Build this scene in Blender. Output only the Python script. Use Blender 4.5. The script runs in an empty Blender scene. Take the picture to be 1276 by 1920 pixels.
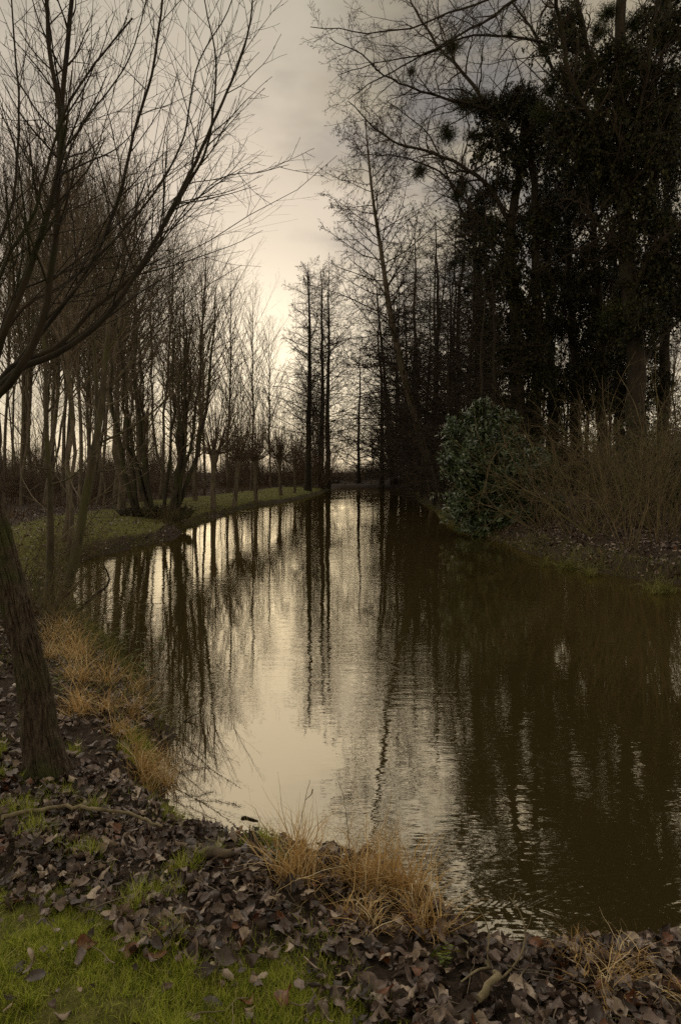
import bpy, math, random
import numpy as np

# ------------------------------------------------------------------ camera, light, exposure
scene = bpy.context.scene
col = scene.collection
F, CX, HY, HC = 1280.0, 638.0, 885.0, 2.0      # focal length and horizon in photo pixels, eye height over the water

cam_d = bpy.data.cameras.new('camera')
cam = bpy.data.objects.new('camera', cam_d)
col.objects.link(cam)
cam.location = (0, 0, HC)
cam.rotation_euler = (math.radians(90), 0, 0)
cam_d.sensor_fit = 'AUTO'
cam_d.sensor_width = 36
cam_d.lens = 36 * F / 1920
cam_d.shift_y = -(960 - HY) / 1920
cam_d.clip_start = 0.05
cam_d.clip_end = 3000
scene.camera = cam

SUN_EL, SUN_AZ = math.radians(20), math.radians(-9)    # azimuth from +Y towards +X

world = bpy.data.worlds.new('World')
scene.world = world
world.use_nodes = True
wt = world.node_tree
wt.nodes.clear()


def wn(t, **kw):
    n = wt.nodes.new(t)
    for k, v in kw.items():
        setattr(n, k, v)
    return n


def wl(a, b):
    wt.links.new(a, b)


def wmath(op, a, b=None, c=None, clamp=False):
    n = wn('ShaderNodeMath', operation=op, use_clamp=clamp)
    for i, v in enumerate((a, b, c)):
        if v is None:
            continue
        if isinstance(v, (int, float)):
            n.inputs[i].default_value = v
        else:
            wl(v, n.inputs[i])
    return n.outputs[0]


def wsmooth(v, lo, hi):
    n = wn('ShaderNodeMapRange', interpolation_type='SMOOTHSTEP')
    wl(v, n.inputs[0])
    n.inputs[1].default_value, n.inputs[2].default_value = lo, hi
    return n.outputs[0]


def wmix(f, a, b):
    n = wn('ShaderNodeMix', data_type='RGBA')
    if isinstance(f, (int, float)):
        n.inputs[0].default_value = f
    else:
        wl(f, n.inputs[0])
    for i, v in ((6, a), (7, b)):
        if isinstance(v, tuple):
            n.inputs[i].default_value = (*v, 1)
        else:
            wl(v, n.inputs[i])
    return n.outputs[2]


out = wn('ShaderNodeOutputWorld')
skyt = wn('ShaderNodeTexSky', sky_type='NISHITA')
skyt.sun_disc = False
skyt.sun_elevation = SUN_EL
skyt.sun_rotation = SUN_AZ
bg_sky = wn('ShaderNodeBackground')
wl(skyt.outputs[0], bg_sky.inputs[0])
bg_sky.inputs[1].default_value = 0.06
tc = wn('ShaderNodeTexCoord')
sep = wn('ShaderNodeSeparateXYZ')
wl(tc.outputs['Generated'], sep.inputs[0])
dx, dy, dz = sep.outputs
hor = wmath('SQRT', wmath('ADD', wmath('MULTIPLY', dx, dx), wmath('MULTIPLY', dy, dy)))
saz = wmath('DIVIDE', dx, wmath('MAXIMUM', hor, 0.001))
# the cloud deck lies flat: seen along the plane overhead
den = wmath('ADD', wmath('MAXIMUM', dz, 0.0), 0.12)
cmb = wn('ShaderNodeCombineXYZ')
wl(wmath('DIVIDE', dx, den), cmb.inputs[0])
wl(wmath('DIVIDE', dy, den), cmb.inputs[1])
n1 = wn('ShaderNodeTexNoise')
wl(cmb.outputs[0], n1.inputs['Vector'])
n1.inputs['Scale'].default_value = 1.1
n1.inputs['Detail'].default_value = 6
n1.inputs['Roughness'].default_value = 0.55
cl = n1.outputs[0]
n2 = wn('ShaderNodeTexNoise')
wl(cmb.outputs[0], n2.inputs['Vector'])
n2.inputs['Scale'].default_value = 2.6
n2.inputs['Detail'].default_value = 5
# broad darker cloud bank to the right of the river, ragged edge
edge = wmath('ADD', saz, wmath('MULTIPLY', wmath('SUBTRACT', cl, 0.5), 0.9))
bank = wmath('MULTIPLY', wsmooth(edge, -0.10, 0.16), wsmooth(dz, 0.10, 0.34))
thin = wmath('MULTIPLY', wsmooth(n2.outputs[0], 0.5, 0.72), wsmooth(dz, 0.34, 0.56))
cream = wmix(wsmooth(dz, 0.02, 0.35), (0.92, 0.775, 0.55), (0.685, 0.58, 0.455))
cream = wmix(wsmooth(dz, 0.36, 0.60), cream, (0.54, 0.475, 0.365))
cream = wmix(wmath('MULTIPLY', thin, 0.75), cream, (0.27, 0.245, 0.20))
dark = wmix(wsmooth(n2.outputs[0], 0.38, 0.62), (0.165, 0.152, 0.14), (0.40, 0.335, 0.225))
deck = wmix(wmath('MULTIPLY', bank, 0.92), cream, dark)
# glow of the hidden sun through the deck
sv = wn('ShaderNodeVectorMath', operation='DOT_PRODUCT')
wl(tc.outputs['Generated'], sv.inputs[0])
_e, _a = math.radians(9), math.radians(-7)
sv.inputs[1].default_value = (math.cos(_e) * math.sin(_a), math.cos(_e) * math.cos(_a), math.sin(_e))
glow = wmath('POWER', wmath('MAXIMUM', sv.outputs['Value'], 0.0), 110)
gl = wn('ShaderNodeMix', data_type='RGBA', blend_type='ADD')
wl(wmath('MULTIPLY', glow, 0.55), gl.inputs[0])
wl(deck, gl.inputs[6])
gl.inputs[7].default_value = (0.85, 0.72, 0.50, 1)
bg_cl = wn('ShaderNodeBackground')
wl(gl.outputs[2], bg_cl.inputs[0])
bg_cl.inputs[1].default_value = 0.76
mxs = wn('ShaderNodeMixShader')
mxs.inputs[0].default_value = 0.93
wl(bg_sky.outputs[0], mxs.inputs[1])
wl(bg_cl.outputs[0], mxs.inputs[2])
wl(mxs.outputs[0], out.inputs[0])

sun_d = bpy.data.lights.new('sun', 'SUN')
sun_d.energy = 1.5
sun_d.angle = math.radians(120)        # thick overcast: the hidden sun lights through the whole bright half of the deck
sun_d.color = (1.0, 0.91, 0.77)
sun = bpy.data.objects.new('sun', sun_d)
col.objects.link(sun)
sun.location = (-6, 30, 40)
sun.rotation_euler = (math.radians(90) - SUN_EL + math.radians(0), 0, math.radians(180) - SUN_AZ)

vs = scene.view_settings
vs.view_transform = 'Standard'
vs.look = 'None'
vs.exposure = 0.42
vs.gamma = 1.0
vs.use_curve_mapping = False
scene.cycles.max_bounces = 5
scene.cycles.diffuse_bounces = 3
scene.cycles.glossy_bounces = 3
scene.cycles.transparent_max_bounces = 8
scene.cycles.use_denoising = False

rng = np.random.default_rng(11)
random.seed(11)


# ------------------------------------------------------------------ small helpers
def W(px, py, Y):
    """The point at depth Y seen at photo pixel (px, py)."""
    return np.array([(px - CX) * Y / F, Y, HC + (HY - py) * Y / F])


def ss(x, a, b):
    t = np.clip((x - a) / (b - a), 0, 1)
    return t * t * (3 - 2 * t)


def _hash(ix, iy, seed):
    h = (ix.astype(np.int64) * 374761393 + iy.astype(np.int64) * 668265263 + seed * 974634777) & 0x7fffffff
    h = ((h ^ (h >> 13)) * 1274126177) & 0x7fffffff
    return ((h ^ (h >> 16)) & 0xffff) / 65535.0


def vnoise(x, y, seed=0):
    ix, iy = np.floor(x), np.floor(y)
    fx, fy = x - ix, y - iy
    fx, fy = fx * fx * (3 - 2 * fx), fy * fy * (3 - 2 * fy)
    a, b = _hash(ix, iy, seed), _hash(ix + 1, iy, seed)
    c, d = _hash(ix, iy + 1, seed), _hash(ix + 1, iy + 1, seed)
    return (a + (b - a) * fx) * (1 - fy) + (c + (d - c) * fx) * fy


def fbm(x, y, seed=0, octv=4):
    s, amp, tot = 0, 1.0, 0
    for i in range(octv):
        s = s + amp * vnoise(x * 2 ** i, y * 2 ** i, seed + i * 17)
        tot += amp
        amp *= 0.5
    return s / tot


def norm(v):
    return v / np.maximum(np.linalg.norm(v, axis=-1, keepdims=True), 1e-9)


def spline(ctrl, n):
    """Smooth curve through control rows (any width), n samples."""
    c = np.asarray(ctrl, float)
    m = len(c)
    if m == 2:
        t = np.linspace(0, 1, n)[:, None]
        return c[0] * (1 - t) + c[1] * t
    s = np.concatenate([[0], np.cumsum(np.linalg.norm(np.diff(c[:, :3], axis=0), axis=1))])
    tang = np.gradient(c, s, axis=0)
    q = np.linspace(0, s[-1], n)
    k = np.clip(np.searchsorted(s, q, side='right') - 1, 0, m - 2)
    h = (s[k + 1] - s[k])
    t = ((q - s[k]) / h)[:, None]
    h = h[:, None]
    return ((2 * t ** 3 - 3 * t ** 2 + 1) * c[k] + (t ** 3 - 2 * t ** 2 + t) * h * tang[k]
            + (-2 * t ** 3 + 3 * t ** 2) * c[k + 1] + (t ** 3 - t ** 2) * h * tang[k + 1])


class Geo:
    """Collects vertices and polygons (with an optional per-vertex random) for ONE mesh."""

    def __init__(self):
        self.V, self.Q, self.T, self.A, self.n = [], [], [], [], 0

    def add(self, V, Q=None, T=None, A=None):
        V = np.asarray(V, np.float32).reshape(-1, 3)
        if not len(V):
            return self
        self.V.append(V)
        if Q is not None and len(Q):
            self.Q.append(np.asarray(Q, np.int64).reshape(-1, 4) + self.n)
        if T is not None and len(T):
            self.T.append(np.asarray(T, np.int64).reshape(-1, 3) + self.n)
        self.A.append(np.zeros(len(V), np.float32) if A is None else np.asarray(A, np.float32).reshape(-1))
        self.n += len(V)
        return self

    def tubes(self, P, R, k=3, A=None):
        P, R = np.asarray(P, float), np.asarray(R, float)
        if P.ndim == 2:
            P, R = P[None], R[None]
        N, n, _ = P.shape
        T = np.empty_like(P)
        T[:, 1:-1] = P[:, 2:] - P[:, :-2]
        T[:, 0] = P[:, 1] - P[:, 0]
        T[:, -1] = P[:, -1] - P[:, -2]
        T = norm(T)
        a = np.eye(3)[np.argmin(np.abs(T.mean(1)), axis=1)][:, None, :]
        U = norm(np.cross(T, np.broadcast_to(a, T.shape)))
        Bv = np.cross(T, U)
        th = np.arange(k) * 2 * math.pi / k
        ring = U[:, :, None, :] * np.cos(th)[None, None, :, None] + Bv[:, :, None, :] * np.sin(th)[None, None, :, None]
        V = P[:, :, None, :] + ring * R[:, :, None, None]
        idx = np.arange(N * n * k).reshape(N, n, k)
        j2 = np.roll(idx, -1, axis=2)
        Q = np.stack([idx[:, :-1], j2[:, :-1], j2[:, 1:], idx[:, 1:]], -1)
        At = None
        if A is not None:
            At = np.repeat(np.asarray(A, float), n * k)
        return self.add(V, Q, None, At)

    def ribbons(self, P, Wd, side, A=None):
        """Flat blades: P (N,n,3), half widths (N,n), side vectors (N,3)."""
        N, n, _ = P.shape
        s = side[:, None, :] * Wd[:, :, None]
        V = np.stack([P - s, P + s], 2)
        idx = np.arange(N * n * 2).reshape(N, n, 2)
        Q = np.stack([idx[:, :-1, 0], idx[:, :-1, 1], idx[:, 1:, 1], idx[:, 1:, 0]], -1)
        At = np.repeat(A, n * 2) if A is not None else None
        return self.add(V, Q, None, At)

    def quads(self, C, U, Vv, A=None):
        """Leaf-shaped rhombs: centre, half-length vector, half-width vector."""
        V = np.stack([C - U, C - U * 0.1 + Vv, C + U, C - U * 0.1 - Vv], 1)
        Q = np.arange(len(C) * 4).reshape(-1, 4)
        return self.add(V, Q, None, np.repeat(A, 4) if A is not None else None)

    def mesh(self, name, mat, smooth=True):
        me = bpy.data.meshes.new(name)
        if not self.V:
            return me
        V = np.concatenate(self.V)
        Q = np.concatenate(self.Q) if self.Q else np.zeros((0, 4), np.int64)
        T = np.concatenate(self.T) if self.T else np.zeros((0, 3), np.int64)
        me.vertices.add(len(V))
        me.vertices.foreach_set('co', V.ravel())
        loops = np.concatenate([Q.ravel(), T.ravel()]).astype(np.int32)
        me.loops.add(len(loops))
        me.loops.foreach_set('vertex_index', loops)
        st = np.concatenate([np.arange(len(Q)) * 4, len(Q) * 4 + np.arange(len(T)) * 3]).astype(np.int32)
        me.polygons.add(len(st))
        me.polygons.foreach_set('loop_start', st)
        me.polygons.foreach_set('use_smooth', np.full(len(st), smooth))
        at = me.attributes.new('rnd', 'FLOAT', 'POINT')
        at.data.foreach_set('value', np.concatenate(self.A))
        me.update(calc_edges=True)
        me.materials.append(mat)
        return me


def obj(name, me, parent=None):
    o = bpy.data.objects.new(name, me)
    col.objects.link(o)
    if parent is not None:
        o.parent = parent
        if name in ('crown', 'twigs', 'foliage', 'stems', 'blades', 'stalks', 'leaves', 'stool', 'splinters'):
            o['kind'] = 'stuff'          # too many and too fine to pick apart
    return o


def tag(o, label=None, cat=None, group=None, kind=None):
    if label:
        o['label'] = label
    if cat:
        o['category'] = cat
    if group:
        o['group'] = group
    if kind:
        o['kind'] = kind
    return o


def thing(name, label, cat, loc=(0, 0, 0), group=None):
    o = bpy.data.objects.new(name, None)
    o.empty_display_size = 0.2
    col.objects.link(o)
    o.location = loc
    return tag(o, label, cat, group)


def dup(root, loc, rz=0, sc=(1, 1, 1), label=None, group=None):
    r = root.copy()
    col.objects.link(r)
    r.location, r.rotation_euler, r.scale = loc, (0, 0, rz), sc
    if label:
        r['label'] = label
    if group:
        r['group'] = group
    for ch in root.children:
        c = ch.copy()
        col.objects.link(c)
        c.parent = r
        for g in ch.children:
            d = g.copy()
            col.objects.link(d)
            d.parent = c
    return r


# ------------------------------------------------------------------ materials
def mat_new(name):
    m = bpy.data.materials.new(name)
    m.use_nodes = True
    t = m.node_tree
    t.nodes.clear()
    o = t.nodes.new('ShaderNodeOutputMaterial')
    p = t.nodes.new('ShaderNodeBsdfPrincipled')
    t.links.new(p.outputs[0], o.inputs[0])
    return m, t, p


def N(t, typ, **kw):
    n = t.nodes.new(typ)
    for k, v in kw.items():
        setattr(n, k, v)
    return n


def ramp(t, src, stops):
    r = N(t, 'ShaderNodeValToRGB')
    e = r.color_ramp.elements
    while len(e) < len(stops):
        e.new(0.5)
    for i, (p, c) in enumerate(stops):
        e[i].position = p
        e[i].color = (*c, 1)
    t.links.new(src, r.inputs[0])
    return r.outputs[0]


def noise_node(t, scale, detail=4, rough=0.55, vec=None, stretch=None):
    n = N(t, 'ShaderNodeTexNoise')
    n.inputs['Scale'].default_value = scale
    n.inputs['Detail'].default_value = detail
    n.inputs['Roughness'].default_value = rough
    if vec is None:
        vec = N(t, 'ShaderNodeTexCoord').outputs['Object']
    if stretch:
        mp = N(t, 'ShaderNodeMapping')
        mp.inputs['Scale'].default_value = stretch
        t.links.new(vec, mp.inputs[0])
        vec = mp.outputs[0]
    t.links.new(vec, n.inputs['Vector'])
    return n.outputs[0]


def mixc(t, f, a, b):
    n = N(t, 'ShaderNodeMix', data_type='RGBA')
    if isinstance(f, (int, float)):
        n.inputs[0].default_value = f
    else:
        t.links.new(f, n.inputs[0])
    for i, v in ((6, a), (7, b)):
        if isinstance(v, tuple):
            n.inputs[i].default_value = (*v, 1)
        else:
            t.links.new(v, n.inputs[i])
    return n.outputs[2]


def bark(name, c0, c1, moss=None, mossamt=0.5, scale=9, bump=0.5):
    m, t, p = mat_new(name)
    f = noise_node(t, scale, 6, 0.65, stretch=(1, 1, 0.22))
    c = ramp(t, f, [(0.32, c0), (0.68, c1)])
    if moss:
        g = noise_node(t, 1.7, 5, 0.6)
        r = N(t, 'ShaderNodeMapRange', interpolation_type='SMOOTHSTEP')
        t.links.new(g, r.inputs[0])
        r.inputs[1].default_value, r.inputs[2].default_value = 0.62 - mossamt * 0.35, 0.72 - mossamt * 0.2
        r.inputs[4].default_value = 0.85
        c = mixc(t, r.outputs[0], c, moss)
    t.links.new(c, p.inputs['Base Color'])
    p.inputs['Roughness'].default_value = 0.85
    p.inputs['Specular IOR Level'].default_value = 0.25
    b = N(t, 'ShaderNodeBump')
    b.inputs['Strength'].default_value = bump
    b.inputs['Distance'].default_value = 0.03
    t.links.new(f, b.inputs['Height'])
    t.links.new(b.outputs[0], p.inputs['Normal'])
    return m


def leafy(name, stops, rough=0.55, spec=0.3, transl=0.0, objrand=False):
    m, t, p = mat_new(name)
    a = N(t, 'ShaderNodeAttribute', attribute_name='rnd').outputs['Fac']
    if objrand:
        oi = N(t, 'ShaderNodeObjectInfo')
        ad = N(t, 'ShaderNodeMath', operation='ADD')
        t.links.new(a, ad.inputs[0])
        t.links.new(oi.outputs['Random'], ad.inputs[1])
        fr = N(t, 'ShaderNodeMath', operation='FRACT')
        t.links.new(ad.outputs[0], fr.inputs[0])
        a = fr.outputs[0]
    c = ramp(t, a, stops)
    t.links.new(c, p.inputs['Base Color'])
    p.inputs['Roughness'].default_value = rough
    p.inputs['Specular IOR Level'].default_value = spec
    if transl:
        tr = N(t, 'ShaderNodeBsdfTranslucent')
        t.links.new(c, tr.inputs[0])
        mx = N(t, 'ShaderNodeMixShader')
        mx.inputs[0].default_value = transl
        t.links.new(p.outputs[0], mx.inputs[1])
        t.links.new(tr.outputs[0], mx.inputs[2])
        o = [n for n in t.nodes if n.type == 'OUTPUT_MATERIAL'][0]
        t.links.new(mx.outputs[0], o.inputs[0])
    return m


M = {}
M['bark_near'] = bark('bark_near', (0.010, 0.007, 0.005), (0.15, 0.11, 0.075), (0.07, 0.078, 0.022), 0.5, 70, 1.0)
M['bark_mossy'] = bark('bark_mossy', (0.018, 0.015, 0.010), (0.07, 0.056, 0.036), (0.045, 0.047, 0.016), 0.45, 10, 0.6)
M['bark_young'] = bark('bark_young', (0.04, 0.033, 0.02), (0.125, 0.10, 0.062), (0.075, 0.075, 0.028), 0.5, 14, 0.7)
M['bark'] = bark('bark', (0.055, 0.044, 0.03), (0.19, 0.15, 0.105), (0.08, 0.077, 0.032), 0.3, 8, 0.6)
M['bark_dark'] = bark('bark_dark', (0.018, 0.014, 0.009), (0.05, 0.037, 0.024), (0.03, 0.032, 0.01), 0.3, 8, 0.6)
M['twig'] = bark('twig', (0.075, 0.055, 0.036), (0.18, 0.132, 0.086), None, 0, 5, 0.2)
M['twig_grey'] = bark('twig_grey', (0.10, 0.078, 0.054), (0.25, 0.20, 0.135), (0.06, 0.06, 0.02), 0.4, 5, 0.2)
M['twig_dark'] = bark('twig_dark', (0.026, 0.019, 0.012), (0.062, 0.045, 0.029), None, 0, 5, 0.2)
M['twig_brown'] = bark('twig_brown', (0.045, 0.033, 0.019), (0.21, 0.155, 0.085), (0.10, 0.093, 0.03), 0.45, 5, 0.2)
M['pale_bark'] = bark('pale_bark', (0.12, 0.095, 0.05), (0.30, 0.25, 0.15), (0.14, 0.14, 0.05), 0.4, 14, 0.4)
M['ivy'] = leafy('ivy_leaf', [(0, (0.010, 0.010, 0.004)), (0.6, (0.026, 0.026, 0.008)), (1, (0.07, 0.066, 0.018))], 0.6, 0.2)
M['mistletoe'] = leafy('mistletoe_leaf', [(0, (0.02, 0.024, 0.007)), (1, (0.06, 0.065, 0.018))], 0.6, 0.2)
M['laurel'] = leafy('laurel_leaf', [(0, (0.014, 0.024, 0.009)), (0.5, (0.045, 0.072, 0.025)), (1, (0.15, 0.19, 0.08))], 0.24, 0.6, 0.12)
M['hedge'] = leafy('hedge_leaf', [(0, (0.012, 0.016, 0.004)), (1, (0.05, 0.06, 0.014))], 0.6, 0.2)
M['grass'] = leafy('grass_blade', [(0, (0.09, 0.12, 0.014)), (0.45, (0.30, 0.36, 0.04)), (0.75, (0.50, 0.52, 0.08)), (1, (0.55, 0.48, 0.19))], 0.6, 0.2, 0.35)
M['bank_grass'] = leafy('bank_grass_blade', [(0, (0.05, 0.045, 0.014)), (0.5, (0.125, 0.13, 0.03)), (0.85, (0.22, 0.215, 0.06)), (1, (0.28, 0.20, 0.09))], 0.7, 0.2, 0.2)
M['dry_grass'] = leafy('dry_grass_blade', [(0, (0.22, 0.14, 0.06)), (0.4, (0.46, 0.29, 0.105)), (0.7, (0.66, 0.46, 0.195)), (1, (0.82, 0.70, 0.46))], 0.6, 0.2, 0.3)
M['bracken'] = leafy('bracken_blade', [(0, (0.045, 0.028, 0.014)), (1, (0.15, 0.095, 0.05))], 0.8, 0.1, 0.1)
m_ = leafy('dead_leaf', [(0, (0.035, 0.023, 0.017)), (0.25, (0.066, 0.045, 0.033)), (0.45, (0.17, 0.12, 0.098)), (0.6, (0.22, 0.16, 0.12)), (0.80, (0.40, 0.31, 0.225)), (0.88, (0.48, 0.385, 0.28)), (0.92, (0.19, 0.075, 0.028)), (1, (0.075, 0.03, 0.018))], 0.40, 0.45, 0.05)
t = m_.node_tree
p = [n for n in t.nodes if n.type == 'BSDF_PRINCIPLED'][0]
src = p.inputs['Base Color'].links[0].from_socket
bl = N(t, 'ShaderNodeTexNoise')
bl.inputs['Scale'].default_value = 55
bl.inputs['Detail'].default_value = 5
t.links.new(N(t, 'ShaderNodeNewGeometry').outputs['Position'], bl.inputs['Vector'])
rb_ = ramp(t, bl.outputs[0], [(0.3, (0.45, 0.43, 0.43)), (0.55, (1, 1, 1)), (0.75, (1.0, 0.97, 0.93))])
mm = N(t, 'ShaderNodeMix', data_type='RGBA', blend_type='MULTIPLY')
mm.inputs[0].default_value = 1
t.links.new(src, mm.inputs[6])
t.links.new(rb_, mm.inputs[7])
t.links.new(mm.outputs[2], p.inputs['Base Color'])
M['dead_leaf'] = m_
M['green_leaf'] = leafy('green_leaf', [(0, (0.05, 0.075, 0.015)), (1, (0.20, 0.25, 0.045))], 0.45, 0.35, 0.25)
M['yellow_leaf'] = leafy('yellow_leaf', [(0, (0.42, 0.33, 0.03)), (1, (0.62, 0.5, 0.06))], 0.5, 0.3, 0.2)

# ground: soil, turf and woodland floor, mixed by the turf amount stored on the sheet
gm, t, p = mat_new('ground_soil')
turf = N(t, 'ShaderNodeAttribute', attribute_name='rnd').outputs['Fac']
nf = noise_node(t, 3.5, 8, 0.7)
nb = noise_node(t, 38, 6, 0.7)
soil = ramp(t, nb, [(0.3, (0.018, 0.013, 0.009)), (0.55, (0.06, 0.043, 0.031)), (0.75, (0.12, 0.088, 0.066))])
green = ramp(t, nb, [(0.25, (0.05, 0.045, 0.016)), (0.5, (0.14, 0.14, 0.035)), (0.8, (0.30, 0.275, 0.085))])
ad = N(t, 'ShaderNodeMath', operation='ADD')
t.links.new(turf, ad.inputs[0])
t.links.new(nf, ad.inputs[1])
mr = N(t, 'ShaderNodeMapRange', interpolation_type='SMOOTHSTEP')
t.links.new(ad.outputs[0], mr.inputs[0])
mr.inputs[1].default_value, mr.inputs[2].default_value = 0.78, 1.12
t.links.new(mixc(t, mr.outputs[0], soil, green), p.inputs['Base Color'])
p.inputs['Roughness'].default_value = 0.95
p.inputs['Specular IOR Level'].default_value = 0.15
b = N(t, 'ShaderNodeBump')
b.inputs['Strength'].default_value = 0.8
b.inputs['Distance'].default_value = 0.05
t.links.new(nb, b.inputs['Height'])
t.links.new(b.outputs[0], p.inputs['Normal'])
M['ground'] = gm

# water: murky brown body under a reflecting rippled surface
wm = bpy.data.materials.new('river_water')
wm.use_nodes = True
t = wm.node_tree
t.nodes.clear()
o_ = N(t, 'ShaderNodeOutputMaterial')
body = N(t, 'ShaderNodeBsdfDiffuse')
body.inputs[0].default_value = (0.042, 0.031, 0.011, 1)
gls = N(t, 'ShaderNodeBsdfGlossy')
gls.inputs['Color'].default_value = (0.88, 0.80, 0.63, 1)
gls.inputs['Roughness'].default_value = 0.012
geo = N(t, 'ShaderNodeNewGeometry')
pos = geo.outputs['Position']
rip_f = noise_node(t, 1.0, 3, 0.6, vec=pos, stretch=(2.6, 7.5, 1))       # short crests lying across the view
rip_m = noise_node(t, 1.0, 2, 0.5, vec=pos, stretch=(0.9, 3.0, 1))
rip_t = noise_node(t, 1.0, 2, 0.5, vec=pos, stretch=(14, 26, 1))
calm = noise_node(t, 1.0, 3, 0.5, vec=pos, stretch=(0.30, 0.22, 1))
cr = N(t, 'ShaderNodeMapRange', interpolation_type='SMOOTHSTEP')
t.links.new(calm, cr.inputs[0])
cr.inputs[1].default_value, cr.inputs[2].default_value = 0.40, 0.60
cr.inputs[3].default_value, cr.inputs[4].default_value = 0.22, 1.15


def tmath(t, op, a, b):
    n = N(t, 'ShaderNodeMath', operation=op)
    for i, v in enumerate((a, b)):
        if isinstance(v, (int, float)):
            n.inputs[i].default_value = v
        else:
            t.links.new(v, n.inputs[i])
    return n.outputs[0]


hsum = tmath(t, 'ADD', tmath(t, 'MULTIPLY', rip_f, 0.55), tmath(t, 'MULTIPLY', rip_m, 0.55))
hsum = tmath(t, 'ADD', hsum, tmath(t, 'MULTIPLY', rip_t, 0.05))
# a still pool in the lee of the near bank
sx = N(t, 'ShaderNodeSeparateXYZ')
t.links.new(pos, sx.inputs[0])
ddx = tmath(t, 'MULTIPLY', tmath(t, 'ADD', sx.outputs[0], 0.75), 0.9)
ddy = tmath(t, 'MULTIPLY', tmath(t, 'ADD', sx.outputs[1], -4.6), 0.62)
dd = tmath(t, 'SQRT', tmath(t, 'ADD', tmath(t, 'MULTIPLY', ddx, ddx), tmath(t, 'MULTIPLY', ddy, ddy)), 0)
lee = N(t, 'ShaderNodeMapRange', interpolation_type='SMOOTHSTEP')
t.links.new(dd, lee.inputs[0])
lee.inputs[1].default_value, lee.inputs[2].default_value = 0.25, 1.1
lee.inputs[3].default_value, lee.inputs[4].default_value = 0.12, 1.0
hs = tmath(t, 'MULTIPLY', hsum, tmath(t, 'MULTIPLY', cr.outputs[0], lee.outputs[0]))
# ring ripples spreading from a spot close to the near bank
rx = tmath(t, 'ADD', sx.outputs[0], -1.05)
ry = tmath(t, 'ADD', sx.outputs[1], -3.12)
rd = tmath(t, 'SQRT', tmath(t, 'ADD', tmath(t, 'MULTIPLY', rx, rx), tmath(t, 'MULTIPLY', ry, ry)), 0)
rw = tmath(t, 'SINE', tmath(t, 'ADD', tmath(t, 'MULTIPLY', rd, 78.0), tmath(t, 'MULTIPLY', rip_m, 60.0)), 0)
rf = N(t, 'ShaderNodeMapRange', interpolation_type='SMOOTHSTEP')
t.links.new(rd, rf.inputs[0])
rf.inputs[1].default_value, rf.inputs[2].default_value = 0.15, 0.85
rf.inputs[3].default_value, rf.inputs[4].default_value = 0.095, 0.0
rx2, ry2 = tmath(t, 'ADD', sx.outputs[0], -1.75), tmath(t, 'ADD', sx.outputs[1], -2.85)
rd2 = tmath(t, 'SQRT', tmath(t, 'ADD', tmath(t, 'MULTIPLY', rx2, rx2), tmath(t, 'MULTIPLY', ry2, ry2)), 0)
rw2 = tmath(t, 'SINE', tmath(t, 'ADD', tmath(t, 'MULTIPLY', rd2, 66.0), tmath(t, 'MULTIPLY', rip_m, 70.0)), 0)
both = tmath(t, 'ADD', tmath(t, 'MULTIPLY', rw, 0.55), rw2)
hs = tmath(t, 'ADD', hs, tmath(t, 'MULTIPLY', tmath(t, 'MULTIPLY', both, rip_f), rf.outputs[0]))
bp = N(t, 'ShaderNodeBump')
bp.inputs['Strength'].default_value = 1.0
bp.inputs['Distance'].default_value = 0.0042
t.links.new(hs, bp.inputs['Height'])
t.links.new(bp.outputs[0], gls.inputs['Normal'])
fr = N(t, 'ShaderNodeFresnel')
fr.inputs['IOR'].default_value = 1.5
t.links.new(bp.outputs[0], fr.inputs['Normal'])
fm = N(t, 'ShaderNodeMapRange')
t.links.new(fr.outputs[0], fm.inputs[0])
fm.inputs[3].default_value, fm.inputs[4].default_value = 0.27, 0.95
mx = N(t, 'ShaderNodeMixShader')
t.links.new(fm.outputs[0], mx.inputs[0])
t.links.new(body.outputs[0], mx.inputs[1])
t.links.new(gls.outputs[0], mx.inputs[2])
t.links.new(mx.outputs[0], o_.inputs[0])
M['water'] = wm

# ------------------------------------------------------------------ river and ground
SHORE_PX_NEAR = [(1400, 1785), (1253, 1800), (1120, 1800), (1000, 1822), (930, 1800), (868, 1752), (820, 1700), (720, 1655),
                 (600, 1625), (480, 1606), (390, 1592), (318, 1515), (288, 1455), (330, 1402), (292, 1330),
                 (205, 1215), (150, 1160), (138, 1100), (160, 1050), (240, 1030), (318, 1012), (345, 992), (400, 973),
                 (480, 950), (555, 938), (610, 922)]


def shore(px, py):
    Y = F * HC / (py - HY)
    return ((px - CX) * Y / F, Y)


near = [shore(*q) for q in SHORE_PX_NEAR]
right = [(6.5, 84), (8.2, 78), (6.6, 60), (5.2, 44), (4.75, 34), (4.1, 25), (4.5, 19.8), (4.65, 17), (4.98, 15.0), (5.3, 13.2),
         (5.95, 12.2), (7.2, 11.6), (10, 10.6), (20, 9.5), (40, 9)]
ctrl = [(40, 1.2), (14, 2.0), (4, 2.75)] + near + [(-1.2, 76), (0.5, 84)] + right
# round the corners of the near and far banks
poly = np.concatenate([spline(np.c_[np.array(ctrl), np.zeros(len(ctrl))], 420)[:, :2]])


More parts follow.
